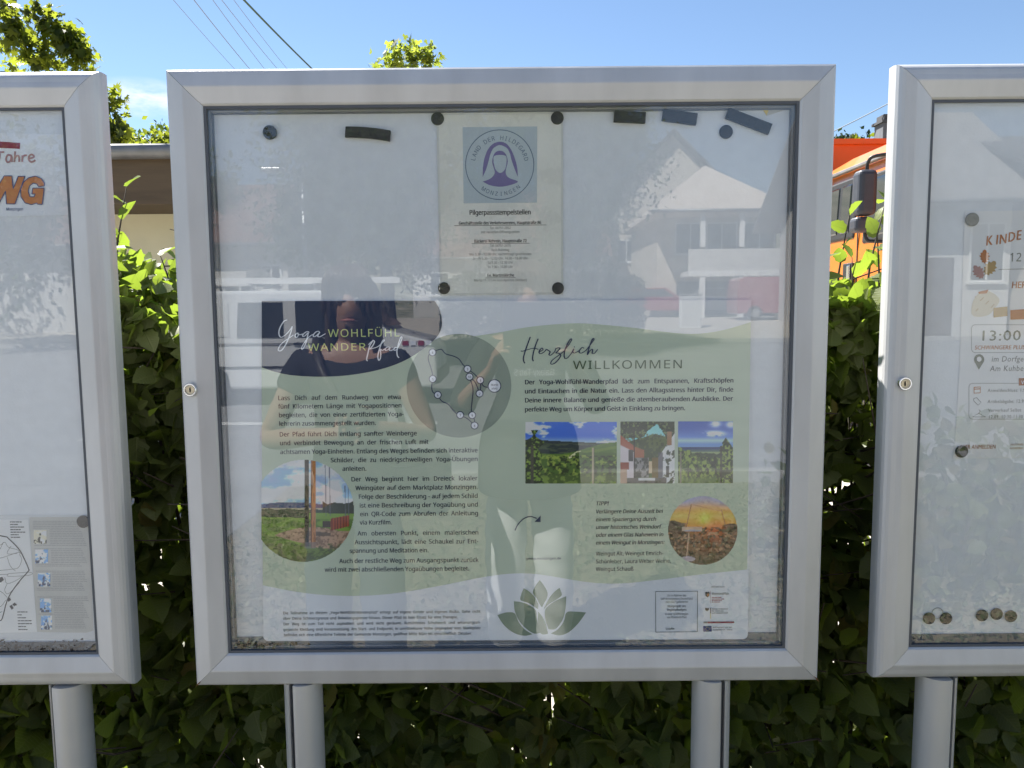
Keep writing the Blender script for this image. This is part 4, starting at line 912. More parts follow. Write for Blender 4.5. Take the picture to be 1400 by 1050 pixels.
class Plane:
    """a sheet standing at distance Y; layers step towards the viewer"""
    def __init__(s, Y): s.Y = Y
    def pt(s, x, y, layer=0, e=0.): return tuple(px(x, y, s.Y) + Vector((0, -.00025 * layer - e, 0)))
    def fill(s, name, pts, m, parent, layer=1):
        return MB().poly([s.pt(x, y, layer) for x, y in pts]).build(name, m, parent)
    def lines(s, name, rows, m, parent, layer=3, size=10.6, bold=0., shear=0., sx=.93, track=1., align='L', font='sans', rot=0.):
        """rows = (text, x0, x1 or None, y of the baseline) in photo pixels"""
        mb = MB()
        for r in rows:
            txt, x0, x1, yb = r[:4]; sz = r[4] if len(r) > 4 else size
            xm = x0 if x1 is None else (x0 + x1) / 2
            o = px(x0, yb, s.Y); zline = px(xm, yb, s.Y).z; mpp = (px(x0 + 100, yb, s.Y).x - o.x) / 100
            S = sz * mpp; co, fs = text_mesh(txt, S, bold, shear, track, font=font)
            if not len(co): continue
            wn = co[:, 0].max(); k = sx; words = txt.count(' ')
            if x1 is not None:
                W = (x1 - x0) * mpp
                if words and W > wn * sx:
                    co2, _ = text_mesh(txt, S, bold, shear, track, 2., font=font); per = max(1e-6, (co2[:, 0].max() - wn) * sx)
                    co, fs = text_mesh(txt, S, bold, shear, track, 1 + (W - wn * sx) / per, font=font)
                else: k = W / wn
            if align == 'C': off = -(co[:, 0].max() * k) / 2
            else: off = 0
            cr_, sr_ = math.cos(rot), math.sin(rot)
            vs = [(o.x + (off + a * k) * cr_ - b * sr_, s.Y - .00025 * layer - c_ * 3e-5, zline + (off + a * k) * sr_ + b * cr_) for a, b, c_ in co]
            mb.add(vs, fs)
        return mb.build(name, m, parent)
    def stroke(s, name, paths, m, parent, layer=4, width=1.4, k=7):
        """brush strokes along smooth paths; width may be a list along the path"""
        mb = MB(); e = 0.
        for pa in paths:
            P = cat_rom(pa, k) if len(pa) > 2 else [np.array(p, float) for p in pa]; n = len(P)
            for i, p in enumerate(P):
                d = P[min(i + 1, n - 1)] - P[max(i - 1, 0)]; L_ = np.linalg.norm(d) or 1; nrm = np.array([-d[1], d[0]]) / L_
                wv = width if not callable(width) else width(i / (n - 1), d / L_)
                for sg in (-1, 1): mb.v.append(s.pt(p[0] + sg * nrm[0] * wv / 2, p[1] + sg * nrm[1] * wv / 2, layer, e))
                e += 1.2e-6
            b = len(mb.v) - 2 * n
            for i in range(n - 1): mb.f.append((b + 2 * i, b + 2 * i + 1, b + 2 * i + 3, b + 2 * i + 2))
        return mb.build(name, m, parent)
    def picture(s, name, x0, y0, x1, y1, fn, parent, layer=2, n=(110, 90), mask=None):
        """a printed photograph: a fine grid carrying ink colours"""
        nx, ny = n; U, W_ = np.meshgrid(np.linspace(0, 1, nx), np.linspace(0, 1, ny)); rgb = np.clip(fn(U, W_), 0, 1); rgb = rgb * .84 + rgb.mean(-1, keepdims=True) * .16
        lin = np.clip(np.where(rgb <= .04045, rgb / 12.92, ((rgb + .055) / 1.055) ** 2.4) * np.array((2.55, 2.4, 2.1)), 0, .88)
        V = [s.pt(x0 + (x1 - x0) * u, y1 + (y0 - y1) * v, layer) for u, v in zip(U.ravel(), W_.ravel())]
        F = [(j * nx + i, j * nx + i + 1, (j + 1) * nx + i + 1, (j + 1) * nx + i) for j in range(ny - 1) for i in range(nx - 1) if mask is None or mask((i + .5) / (nx - 1), (j + .5) / (ny - 1))]
        me = bpy.data.meshes.new(name); me.from_pydata(V, [], F); me.update()
        a = me.color_attributes.new('ink', 'FLOAT_COLOR', 'POINT'); a.data.foreach_set('color', np.concatenate([lin.reshape(-1, 3), np.ones((lin.size // 3, 1))], 1).astype(np.float32).ravel())
        return link(name, me, MT['print'], parent)
    def greek(s, name, rows, m, parent, layer=3, h=1.3, gap=1.0):
        """lines too small to read: word-length dashes"""
        mb = MB(); R = random.Random(int(rows[0][0] * 7 + rows[0][2]))
        for x0, x1, y in rows:
            x = x0
            while x < x1 - 1.5:
                ln = min(R.uniform(2., 6.5), x1 - x); mb.poly([s.pt(x, y, layer), s.pt(x + ln, y - ln * .008, layer), s.pt(x + ln, y - h - ln * .008, layer), s.pt(x, y - h, layer)]); x += ln + gap
        return mb.build(name, m, parent)

def ell(cx, cy, rx, ry, n=64, a0=0, a1=360): return [(cx + rx * math.cos(math.radians(a0 + (a1 - a0) * i / n)), cy + ry * math.sin(math.radians(a0 + (a1 - a0) * i / n))) for i in range(n + (1 if a1 - a0 < 360 else 0))]

def vnoise(u, v, seed=0):
    iu, iv = np.floor(u).astype(int), np.floor(v).astype(int); fu, fv = u - iu, v - iv; fu = fu * fu * (3 - 2 * fu); fv = fv * fv * (3 - 2 * fv)
    def h(a, b):
        n = (a * 374761393 + b * 668265263 + seed * 974711) & 0x7fffffff; n = ((n ^ (n >> 13)) * 1274126177) & 0x7fffffff; return (n & 0xffff) / 65535.
    return (h(iu, iv) * (1 - fu) + h(iu + 1, iv) * fu) * (1 - fv) + (h(iu, iv + 1) * (1 - fu) + h(iu + 1, iv + 1) * fu) * fv
def fbm(u, v, seed=0, o=4): return sum(vnoise(u * 2 ** i, v * 2 ** i, seed + i) * .5 ** i for i in range(o)) / sum(.5 ** i for i in range(o))
def mixc(img, k, c): k = np.clip(k, 0, 1)[..., None]; return img * (1 - k) + np.array(c) * k
def sm(a, b, x): t = np.clip((x - a) / (b - a), 0, 1); return t * t * (3 - 2 * t)

# ------------------------------------------------------------------ display cases
CW, ZB, ZT, FWD, FY = 1.107, .8355, 1.897, .0605, 1.3105      # width, bottom, top, frame width, frame plane
def display_case(xc, label, lock_x=None, post_groove=(-1, 1), post_off=.37, slot_off=.015):
    t = thing('display_case', label, 'display case', (xc, FY, 0), 0, 'aluminium display cases on posts')
    x0, x1 = xc - CW / 2, xc + CW / 2
    # convex rail profile: u from the outer edge inwards, d depth behind the front plane
    prof = [(0, .0375), (0, .013), (.0012, .0088), (.0045, .0062), (.009, .0049), (.0285, .0002), (.031, .0002), (.056, .0062), (.0590, .0085), (.0605, .0125), (.0605, .024)]
    if post_off > .4: prof = [(0, .0375), (0, .022), (.0012, .0155), (.0040, .0105), (.0080, .0066), (.0125, .0042), (.0180, .0028), (.0200, .0026)] + prof[5:]   # hinge side with a large round
    n = len(prof); G = .00035
    def rail(name, ends):
        """ends: function (u, which) -> (x, z)"""
        mb = MB()
        for which in (0, 1):
            for u, d in prof:
                x, z = ends(u, which); mb.v.append((x, FY + d, z))
        for i in range(n - 1): mb.f.append((i, i + 1, n + i + 1, n + i))
        mb.f.append(tuple(range(n))[::-1]); mb.f.append(tuple(range(n, 2 * n)))
        o = mb.build(name, MT['alu'], t); o.data.polygons.foreach_set('use_smooth', [True] * len(o.data.polygons)); o.data.set_sharp_from_angle(angle=math.radians(9)); return o
    rail('top_rail', lambda u, q: ((x0 + u + G, x1 - u - G)[q], ZT - u)); rail('bottom_rail', lambda u, q: ((x0 + u + G, x1 - u - G)[q], ZB + u))
    ls = rail('left_stile', lambda u, q: (x0 + u, (ZB + u + G, ZT - u - G)[q])); rs = rail('right_stile', lambda u, q: (x1 - u, (ZB + u + G, ZT - u - G)[q]))
    ix0, ix1, iz0, iz1 = x0 + FWD, x1 - FWD, ZB + FWD, ZT - FWD
    def ring(name, m, a, b, y0, y1, par=t):
        """rectangular ring between insets a and b from the opening"""
        mb = MB(); xa, xb, za, zb = ix0 + a, ix1 - a, iz0 + a, iz1 - a; ww = b - a
        mb.box(((xa + xb) / 2, (y0 + y1) / 2, zb - ww / 2), (xb - xa, y1 - y0, ww)); mb.box(((xa + xb) / 2, (y0 + y1) / 2, za + ww / 2), (xb - xa, y1 - y0, ww))
        mb.box((xa + ww / 2, (y0 + y1) / 2, (za + zb) / 2), (ww, y1 - y0, zb - za - 2 * ww)); mb.box((xb - ww / 2, (y0 + y1) / 2, (za + zb) / 2), (ww, y1 - y0, zb - za - 2 * ww))
        return mb.build(name, m, par)
    gk = ring('seal', MT['seal'], -.004, .0034, FY + .0095, FY + .0128)
    MB().box(((ix0 + ix1) / 2, FY + .0150, (iz0 + iz1) / 2), (ix1 - ix0 + .02, .004, iz1 - iz0 + .02)).build('glass_pane', MT['glass'], t)
    deep = post_off < .4                                            # the middle case is deeper inside than its neighbours
    if deep:
        lg = ring('inner_frame', MT['inner'], .0010, .0040, FY + .0185, FY + .0215)
        ring('inner_ledge', MT['inner_light'], .0043, .0062, FY + .0210, FY + .0245, lg); ring('inner_lip', MT['inner'], .0065, .0090, FY + .0255, FY + .0282, lg)
        MB().box((xc, FY + .0268, iz0 + .0150), (ix1 - ix0 - .019, .0024, .0115)).build('bottom_sill', MT['inner'], lg)
    else:
        MB().box((xc, FY + .0196, iz0 + .0080), (ix1 - ix0, .0034, .0200)).build('bottom_sill', MT['seal'], t)
    pf = .0285 if deep else .0215
    MB().box((xc, FY + pf + .0015, (iz0 + iz1) / 2), (ix1 - ix0 + .03, .003, iz1 - iz0 + .03)).build('back_panel', MT['panel'], t)
    MB().box((xc, FY + .0355, (ZB + ZT) / 2), (CW - .004, .006, ZT - ZB - .004)).build('housing', MT['alu_side'], t, bevel=.002)
    if lock_x is not None:
        lz = 1.3665; sd = ls
        lo = MB().lathe([(.0118, .006), (.0118, -.0015), (.0105, -.0035), (.0088, -.0035), (.0078, -.0012)], (lock_x, FY - .001, lz), 'y', 36).build('lock', MT['chrome'], t, 'auto')
        MB().lathe([(.0076, .001), (.0076, -.0014), (.0066, -.0022), (.0052, -.0022), (.0048, -.0014)], (lock_x, FY - .001, lz), 'y', 32).build('lock_core', MT['brass'], lo, 'auto')
        MB().prism([(lock_x - .0008, lz - .004), (lock_x + .0007, lz - .004), (lock_x + .0014, lz - .0005), (lock_x + .0006, lz + .002), (lock_x + .001, lz + .004), (lock_x - .0006, lz + .004), (lock_x - .0014, lz + .001)], FY - .0033, FY - .0020, 'y').build('keyhole', MT['black'], lo)
    # two oval posts with a deep slot
    for k, pc in enumerate((xc - post_off, xc + post_off)):
        g = post_groove[k]; yc = FY + .034; pts = []
        for i in range(48):
            a = 2 * math.pi * i / 48; pts.append((pc + .034 * math.cos(a), yc + .032 * math.sin(a)))
        gc = g * slot_off; slot = []
        out = []
        for p in pts:
            if p[1] < yc and abs(p[0] - pc - gc) < .0042: continue
            out.append(p)
        # insert slot walls on the front side
        fr = [i for i in range(len(out)) if out[i][1] < yc and out[(i + 1) % len(out)][1] < yc and out[i][0] < pc + gc < out[(i + 1) % len(out)][0]]
        i = fr[0]; a_, b_ = out[i], out[i + 1]
        out = out[:i + 1] + [(pc + gc - .0040, a_[1] + .0012), (pc + gc - .0040, yc - .010), (pc + gc + .0040, yc - .010), (pc + gc + .0040, b_[1] + .0012)] + out[i + 1:]
        po = MB().prism(out, 0, ZB - .0005, 'z').build('post', MT['alu_side'], t, 'auto')
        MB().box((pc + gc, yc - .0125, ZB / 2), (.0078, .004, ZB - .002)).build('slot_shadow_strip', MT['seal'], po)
        MB().prism([(pc + .055 * math.cos(a * math.pi / 12), yc + .052 * math.sin(a * math.pi / 12)) for a in range(24)], 0, .012, 'z').build('foot_plate', MT['galv'], po)
    return t
XC, XL, XR = -.0135, -1.232, 1.194
C1 = display_case(XC, 'middle aluminium display case holding the green hiking poster', -.5475, (-1, 1))
C0 = display_case(XL, 'left aluminium display case cut by the picture edge with the village map', None, (-1, -1), .4255, .021)
C2 = display_case(XR, 'right aluminium display case cut by the picture edge with the autumn flyer', .6685, (1, 1), .4285, .018)
for (sx, sz, ang) in ((-.5615, .8415, .78), (.5365, .8400, -.78)):    # rust in the lower mitres of the middle case
    mb = MB(); c, s_ = math.cos(ang), math.sin(ang)
    pts = [(0, -.006), (.0009, -.002), (.0014, .002), (.0004, .008), (-.0006, .004), (-.0010, -.001)]
    fy = FY + .0052
    mb.poly([(sx + p * c + q * s_, fy - .0007 - (.0017 if abs(q) < .007 else 0), sz - p * s_ + q * c) for p, q in pts]); mb.build('rust_spot', MT['rust'], C1)

# ------------------------------------------------------------------ magnets
PY, PS = FY + .0285, FY + .0215                                             # face of the back panels
def disc(x, y, r, label, m='magnet', ring=False, Y=PY, group='round black magnets'):
    c = px(x, y, Y - .004); rr = r / FPX * 1.33
    t = thing('round_magnet', label, 'magnet', (c.x, Y, c.z), 0, group)
    MB().lathe([(rr * .97, -.0008), (rr, -.0014), (rr, -.0032), (rr * .93, -.0039), (rr * .55, -.0041)] if not ring else [(rr * .97, -.0008), (rr, -.002), (rr, -.006), (rr * .92, -.0078), (rr * .62, -.0078), (rr * .55, -.0062), (rr * .32, -.0062), (rr * .26, -.0076), (.0005, -.0078)], (c.x, Y, c.z), 'y', 30).build('magnet_body', MT[m], t, 'auto')
    return t
def bar(cx, cy, ln, h, ang, label, bend=0.):
    Y = PY - .0012; k = 1.33 / FPX; c = px(cx, cy, Y); n = 12; mb = MB(); a = math.radians(-ang); pts = []
    top, bot = [], []
    for i in range(n + 1):
        u = (i / n - .5) * ln; b = bend * (1 - (2 * i / n - 1) ** 2)
        top.append((u, h / 2 + b)); bot.append((u, -h / 2 + b))
    poly = [(c.x + (p * math.cos(a) - q * math.sin(a)) * k, c.z + (p * math.sin(a) + q * math.cos(a)) * k) for p, q in bot + top[::-1]]
    mb.prism(poly, Y, Y - .0065, 'y'); o = mb.build('bar_magnet', MT['magnet'], bevel=.0006)
    return tag(o, label, 'bar magnet', 'black bar magnets')
disc(369, 181, 9.2, 'dark ringed magnet alone at the upper left of the middle case', 'magnet', True)
disc(598, 162, 8.6, 'black round magnet at the upper left corner of the laminated page')
disc(762, 161, 8.6, 'black round magnet at the upper right corner of the laminated page')
disc(607, 394, 8.2, 'brownish round magnet at the lower left corner of the laminated page', 'magnet_brown')
disc(763, 394, 8.2, 'black round magnet at the lower right corner of the laminated page')
disc(993, 180, 9., 'dark round magnet below the longest tilted bar magnet')
disc(113, 713.5, 8.8, 'brown black round magnet pinning the village map in the left case', 'magnet_brown', Y=PS - .0003)
disc(1330, 300, 9., 'pale grey round magnet at the top of the autumn flyer', 'magnet_grey', Y=PS - .0003)
disc(1315.5, 617.5, 8.6, 'black round magnet at the lower corner of the autumn flyer', Y=PS - .0003)
for (x, y, lb, m_) in ((1271, 846, 'leftmost spare round magnet at the bottom of the right case', 'magnet_brown'), (1294, 846, 'spare round magnet second from left at the bottom of the right case', 'magnet_brown'),
                       (1343.5, 842, 'darkest spare round magnet, left one of the trio at the bottom of the right case', 'magnet'), (1363.5, 840, 'raised middle magnet of the trio at the bottom of the right case', 'magnet_brown'), (1383, 843, 'rightmost spare magnet of the trio at the bottom of the right case', 'magnet_brown')): disc(x, y, 8.4, lb, m_, Y=PS)
bar(503.5, 184, 60, 14, 5.5, 'slightly bowed black bar magnet left of the laminated page', 1.5)
bar(860.5, 161, 42, 14.5, 3, 'shortest black bar magnet just right of the laminated page')
bar(928.5, 161, 46, 15.5, 8, 'slightly tilted black bar magnet, middle one of the three at right')
bar(1022.5, 166.5, 62, 14.5, 20.5, 'longest most tilted black bar magnet near the upper right corner')
kr = MB(); kc = px(1282.5, 839, PS - .003)
kr.tube([(kc.x + .0098 * math.cos(a * math.pi / 14), PS - .0012, kc.z + .0098 * math.sin(a * math.pi / 14)) for a in range(29)], .0006, 6, False)
tag(kr.build('key_ring', MT['rim'], smooth=True), 'thin wire key ring lying against two spare magnets in the right case', 'key ring')
S = Plane(PY - .0012)
sc_ = thing('paper_scrap', 'torn corner of a yellow and white label tucked into the upper right corner', 'paper scrap', tuple(px(1062, 148, S.Y)))
S.fill('sheet', [(1038, 143), (1086, 139), (1086, 146), (1048, 158.5)], MT['paper_aged'], sc_, 0); S.fill('yellow_band', [(1038.5, 143.4), (1048, 142.6), (1051, 150), (1048, 158)], MT['yellow_ink'], sc_, 1); S.greek('print', [(1051, 1062, 149.5), (1051, 1060, 146.5)], MT['grey_ink'], sc_, 1)

# ------------------------------------------------------------------ laminated pilgrim page
P = Plane(PY - .0016)
la = thing('laminated_page', 'laminated notice page with round nun emblem pinned above the poster', 'notice page', tuple(px(683, 402, P.Y)))
P.fill('laminate', [(596.5, 154.5), (769.5, 152.8), (769.8, 402.5), (602, 404)], mat('laminate_film', (.72, .735, .70), .12, 0, .03, 20.), la, 0)
P.fill('page', [(599.5, 157.5), (767.0, 156), (767.2, 399.5), (604.5, 401)], MT['paper_cream'], la, 1)
P.fill('emblem_field', [(632.5, 174), (734.5, 173), (734, 277), (634, 278)], MT['pale_blue'], la, 2)
def arc_text(pl, txt, cx, cy, r, a0, a1, size, m, parent, layer, flip=False):
    mb = MB(); n = len(txt)
    for i, ch in enumerate(txt):
        if ch == ' ': continue
        a = math.radians(a0 + (a1 - a0) * i / (n - 1)); co, fs = text_mesh(ch, size, .006); wd = co[:, 0].max() + co[:, 0].min()
        for_ = []
        th = a - math.pi / 2 if not flip else a + math.pi / 2
        for p, q, c_ in co:
            u = (p - wd / 2) * .9; X = cx + r * math.cos(a) + u * math.cos(th) - q * math.sin(th); Yp = -(-cy + r * math.sin(a) + u * math.sin(th) + q * math.cos(th))
            for_.append(pl.pt(X, Yp, layer, c_ * 3e-5))
        mb.add(for_, fs)
    return mb.build('arc_lettering', m, parent)
ecx, ecy = 683.2, 225.3
em = P.stroke('emblem_ring', [ell(ecx, ecy, 46.6, 47.6, 72) + [(ecx + 46.6, ecy)]], MT['bluegrey_ink'], la, 3, 1.1, 1)
arc_text(P, 'LAND DER HILDEGARD', ecx, ecy, 34., 168, 12, 10.3, MT['bluegrey_ink'], la, 3)
arc_text(P, 'MONZINGEN', ecx, ecy + .5, 42.0, 236, 310, 9.6, MT['bluegrey_ink'], la, 3, True)
def e2(p): return [(630 + x * 110 / 1050, 170 + y * 110 / 1050) for x, y in p]
veil_o = cat_rom(e2([(285, 690), (290, 560), (310, 440), (360, 320), (430, 250), (510, 228), (590, 250), (650, 320), (700, 430), (735, 560), (745, 690)]), 6)
veil_i = cat_rom(e2([(745, 690), (705, 590), (660, 460), (640, 380), (600, 310), (510, 272), (430, 310), (390, 380), (365, 470), (330, 590), (285, 690)]), 6)
mb = MB(); n = min(len(veil_o), len(veil_i)); vi = veil_i[::-1]
for i in range(n): mb.v += [P.pt(*veil_o[i], 3), P.pt(*vi[i], 3)]
for i in range(n - 1): mb.f.append((2 * i, 2 * i + 1, 2 * i + 3, 2 * i + 2))
mb.build('nun_emblem', MT['purple'], la)
P.fill('nun_emblem', cat_rom(e2([(285, 748), (380, 712), (432, 660), (442, 610), (410, 500), (425, 410), (460, 360), (510, 345), (560, 360), (597, 410), (612, 490), (590, 590), (590, 650), (630, 700), (745, 748), (640, 795), (510, 815), (380, 795), (285, 748)]), 5)[:-1], MT['purple'], la, 3)
P.fill('nun_face', cat_rom(e2([(428, 500), (440, 412), (582, 410), (596, 500), (575, 590), (515, 636), (455, 590), (428, 500)]), 5)[:-1], MT['pale_blue'], la, 4)
P.lines('heading', [('Pilgerpassstempelstellen', 683.5, None, 293.5, 11.2)], MT['text_black'], la, 3, bold=.022, sx=.80, align='C')
P.lines('bold_lines', [('Geschäftsstelle des Verkehrsvereins, Hauptstraße 86', 683.5, None, 306.8, 7.2), ('Bäckerei Kehrein, Hauptstraße 72', 684, None, 331.5, 7.2), ('Ev. Martinskirche', 684.5, None, 378.3, 7.2)], MT['text_black'], la, 3, bold=.020, sx=.79, align='C')
P.stroke('underline', [[(621, 308.6), (747, 307.6)], [(645, 333.2), (724, 332.6)], [(664, 380), (705, 379.6)]], MT['text_black'], la, 3, .5)
P.lines('small_lines', [(s_, 684, None, y, 5.6) for s_, y in (('Tel. 06751-2852', 313.2), ('mit variablen Öffnungszeiten', 318.8), ('Tel. 06751-2475', 337.4), ('Kein Ruhetag', 343.2), ('Mo. 5.30 – 12.00 Uhr, nachmittags geschlossen', 349), ('Di – Fr 5.30 – 12.00 Uhr, 14.30 – 18.00 Uhr', 354.8), ('Sa 5.30 – 12.30 Uhr', 360.6), ('So 7.30 – 10.00 Uhr', 366.4), ('Mo-So 11-17 Uhr (von April bis Oktober)', 384.6))], MT['grey_ink'], la, 3, sx=.86, align='C')

# ------------------------------------------------------------------ hiking poster
Q = Plane(PY - .0040)
po = thing('hiking_poster', 'large sage green and white hiking trail poster filling the middle case', 'poster', tuple(px(690, 876, Q.Y)))
cb = lambda x, y, r, a0: [(x + r * math.cos(math.radians(a0 + i * 15)), y + r * math.sin(math.radians(a0 + i * 15))) for i in range(7)]
Q.fill('sheet', [(358, 411.5), (1027, 410)] + cb(1015.5, 867, 7, 0) + cb(367, 869.5, 7, 90), MT['sheet'], po, 0)
top_e = cat_rom([(357.5, 480), (480, 486), (590, 470), (640, 461), (680, 455), (720, 447.5), (765, 443), (800, 442.3), (860, 447.5), (920, 455), (955, 456.3), (990, 451), (1026.4, 440.5)], 5)
bot_e = cat_rom([(1021.5, 778.5), (960, 785), (900, 792.5), (850, 797.5), (810, 796.5), (770, 790.5), (735, 784.8), (700, 784), (660, 789), (600, 801), (540, 811), (490, 814.5), (440, 813), (400, 808), (359.3, 800)], 5)
gf = MB(); nn = 66
def resamp(c, n): c = np.array(c); s_ = np.concatenate([[0], np.cumsum(np.linalg.norm(np.diff(c, axis=0), axis=1))]); t_ = np.linspace(0, s_[-1], n); return np.stack([np.interp(t_, s_, c[:, 0]), np.interp(t_, s_, c[:, 1])], 1)
ta, ba = resamp(top_e, nn), resamp(bot_e[::-1], nn)
for i in range(nn): gf.v += [Q.pt(*ta[i], 1), Q.pt(*ba[i], 1)]
for i in range(nn - 1): gf.f.append((2 * i, 2 * i + 1, 2 * i + 3, 2 * i + 2))
gf.build('sage_field', MT['sage'], po)
Q.fill('trail_disc', ell(627.5, 527.3, 71.5, 70.8, 80), MT['sage_dark'], po, 2)
nav = [(p[0], p[1]) for p in cat_rom([(603.5, 432), (604, 446), (597, 461), (580, 476), (553, 493), (520, 505), (480, 512.5), (440, 515), (400, 513), (375, 508), (358, 502)], 6)]
Q.fill('navy_shape', [(358, 411.6), (594, 411.2), (600, 420)] + nav, MT['navy'], po, 3)
# brush lettering traced as strokes
def crop(pts, x0, y0, k): return [(x0 + x / k, y0 + y / k) for x, y in pts]
wv = lambda f, d: 1.0 + .75 * abs(d[1]) * (1 if d[1] > 0 else .55)
yo = [[(320, 175), (270, 190), (215, 260), (170, 360), (165, 450), (200, 505), (260, 480), (330, 420), (400, 330), (415, 300), (400, 380), (365, 480), (320, 590), (265, 690), (210, 755), (165, 765), (150, 735), (190, 655), (270, 580), (360, 520), (440, 460)],
      [(510, 430), (475, 455), (480, 500), (510, 505), (535, 460), (530, 425), (510, 430), (560, 455), (620, 440)],
      [(745, 415), (715, 395), (665, 415), (620, 460), (625, 490), (665, 475), (720, 420), (710, 490), (680, 610), (640, 700), (605, 735), (598, 705), (630, 640), (700, 540), (770, 475), (820, 450)],
      [(945, 415), (920, 390), (870, 405), (825, 455), (825, 490), (865, 485), (915, 440), (945, 410), (910, 465), (915, 495), (960, 490), (1010, 460), (1055, 435)]]
Q.stroke('brush_lettering', [crop(p, 370, 425, 14) for p in yo], MT['white_ink'], po, 5, wv)
pf = [[(430, 345), (395, 400), (355, 470), (325, 600), (300, 720), (320, 748)], [(335, 440), (370, 400), (425, 360), (450, 380), (420, 450), (370, 510), (345, 525)],
      [(345, 525), (430, 505), (520, 470), (600, 400), (640, 355), (615, 350), (575, 430), (535, 560), (515, 670), (535, 735), (565, 690), (570, 590), (560, 520), (600, 545), (660, 510)],
      [(735, 480), (690, 485), (655, 520), (665, 545), (710, 530), (750, 485), (735, 530), (760, 550), (830, 520)], [(890, 490), (850, 490), (822, 525), (840, 545), (885, 515), (935, 420), (975, 320), (970, 285), (945, 310), (905, 440), (880, 560), (890, 650), (920, 685)]]
Q.stroke('brush_lettering', [crop(p, 480, 440, 14) for p in pf], MT['white_ink'], po, 5, wv)
hz_ = [[(250, 105), (215, 200), (180, 300), (155, 400), (165, 450), (178, 465)], [(358, 130), (325, 210), (295, 310), (280, 400), (292, 438)], [(120, 298), (150, 300), (220, 278), (290, 262), (350, 272), (352, 278)],
       [(372, 310), (420, 285), (412, 258), (380, 285), (370, 320), (395, 335), (440, 310), (470, 275)], [(470, 275), (495, 290), (520, 310), (505, 345), (530, 355), (580, 310), (600, 260)],
       [(590, 270), (630, 255), (655, 262), (625, 300), (600, 325), (640, 330), (665, 360), (630, 420), (575, 470), (530, 475), (545, 430), (620, 370), (700, 310)],
       [(700, 310), (770, 220), (815, 145), (800, 135), (765, 185), (725, 280), (712, 360), (725, 400), (760, 390), (810, 330), (835, 280)], [(845, 268), (830, 310), (850, 325), (890, 310), (920, 290)],
       [(985, 262), (960, 250), (925, 285), (920, 320), (955, 325), (1010, 290)], [(1010, 290), (1080, 200), (1120, 140), (1105, 130), (1075, 190), (1045, 280), (1030, 350), (1060, 300), (1095, 275), (1100, 300), (1095, 330), (1125, 330), (1170, 275)]]
Q.stroke('brush_lettering', [crop(p, 700, 450, 10) for p in hz_], MT['navy'], po, 5, lambda f, d: .9 + .85 * abs(d[1]) * (1 if d[1] > 0 else .5))
Q.fill('brush_lettering_dot', ell(785.2, 474.2, .8, .8, 12), MT['navy'], po, 5)
Q.lines('title_caps', [('WOHLFÜHL', 448.5, 546.5, 460.3, 18.2), ('WANDER', 421, 500.5, 479.3, 17.4)], MT['lime'], po, 5, sx=.96, track=1.12, bold=-.004)
Q.lines('welcome_caps', [('WILLKOMMEN', 783, 932, 504, 20.0)], MT['willk'], po, 5, track=1.1, bold=-.006)
b3 = 3.3
body_rows = [('Lass Dich auf dem Rundweg von etwa', 380, 548, 543), ('fünf Kilometern Länge mit Yogapositionen', 380.5, 549, 554.6), ('begleiten, die von einer zertifizierten Yoga-', 381, 552, 566.4), ('lehrerin zusammengestellt wurden.', 381.5, 514, 578.2),
    ('Der Pfad führt Dich entlang sanfter Weinberge', 382, 570, 592.6), ('und verbindet Bewegung an der frischen Luft mit', 382.5, 586, 604.4), ('achtsamen Yoga-Einheiten. Entlang des Weges befinden sich interaktive', 383, 653, 616.2), ('Schilder, die zu niedrigschwelligen Yoga-Übungen', 452, 653, 627.8), ('anleiten.', 468, 501, 640.2),
    ('Der Weg beginnt hier im Dreieck lokaler', 480, 653, 654), ('Weingüter auf dem Marktplatz Monzingen.', 486, 653, 666), ('Folge der Beschilderung - auf jedem Schild', 490, 653, 678), ('ist eine Beschreibung der Yogaübung und', 491.5, 653.3, 689.8), ('ein QR-Code zum Abrufen der Anleitung', 492, 653.5, 701.6), ('via Kurzfilm.', 492, 536, 713.6),
    ('Am obersten Punkt, einem malerischen', 489, 654, 728), ('Aussichtspunkt, lädt eine Schaukel zur Ent-', 485, 654, 740), ('spannung und Meditation ein.', 478, 586, 752), ('Auch der restliche Weg zum Ausgangspunkt zurück', 464, 654.5, 765.6), ('wird mit zwei abschließenden Yogaübungen begleitet.', 444, 641.5, 777.4)]
Q.lines('body_text', [(a_, x0, x1, y + b3) for a_, x0, x1, y in body_rows], MT['text_navy'], po, 4, 10.7, bold=.010, sx=.95)
Q.lines('small_print', [(a_, x0, x1, y + 2.3) for a_, x0, x1, y in (('Die Teilnahme an diesem „Yoga-Wohlfühl-Wanderpfad“ erfolgt auf eigene Gefahr und eigenes Risiko. Gehe nicht', 387, 657, 836.2), ('über Deine Schmerzgrenze und Belastungsgrenze hinaus. Dieser Pfad ist kein Ersatz für eine Therapie.', 387, 626, 843.8), ('Der Weg ist zum Teil nicht asphaltiert und wird nicht geräumt. Rutschfestes Schuhwerk und witterungsan-', 387.5, 657, 851.2), ('gepasste Kleidung sind Voraussetzung. Am Start- und Endpunkt, in unmittelbarer Nähe gegenüber vom Marktplatz', 387.5, 657, 858.8), ('befindet sich eine öffentliche Toilette der Gemeinde Monzingen, geöffnet Mitte März bis einschließlich Oktober.', 388, 645.5, 866.2))], MT['text_navy'], po, 4, 6.5, bold=.008, sx=.92)
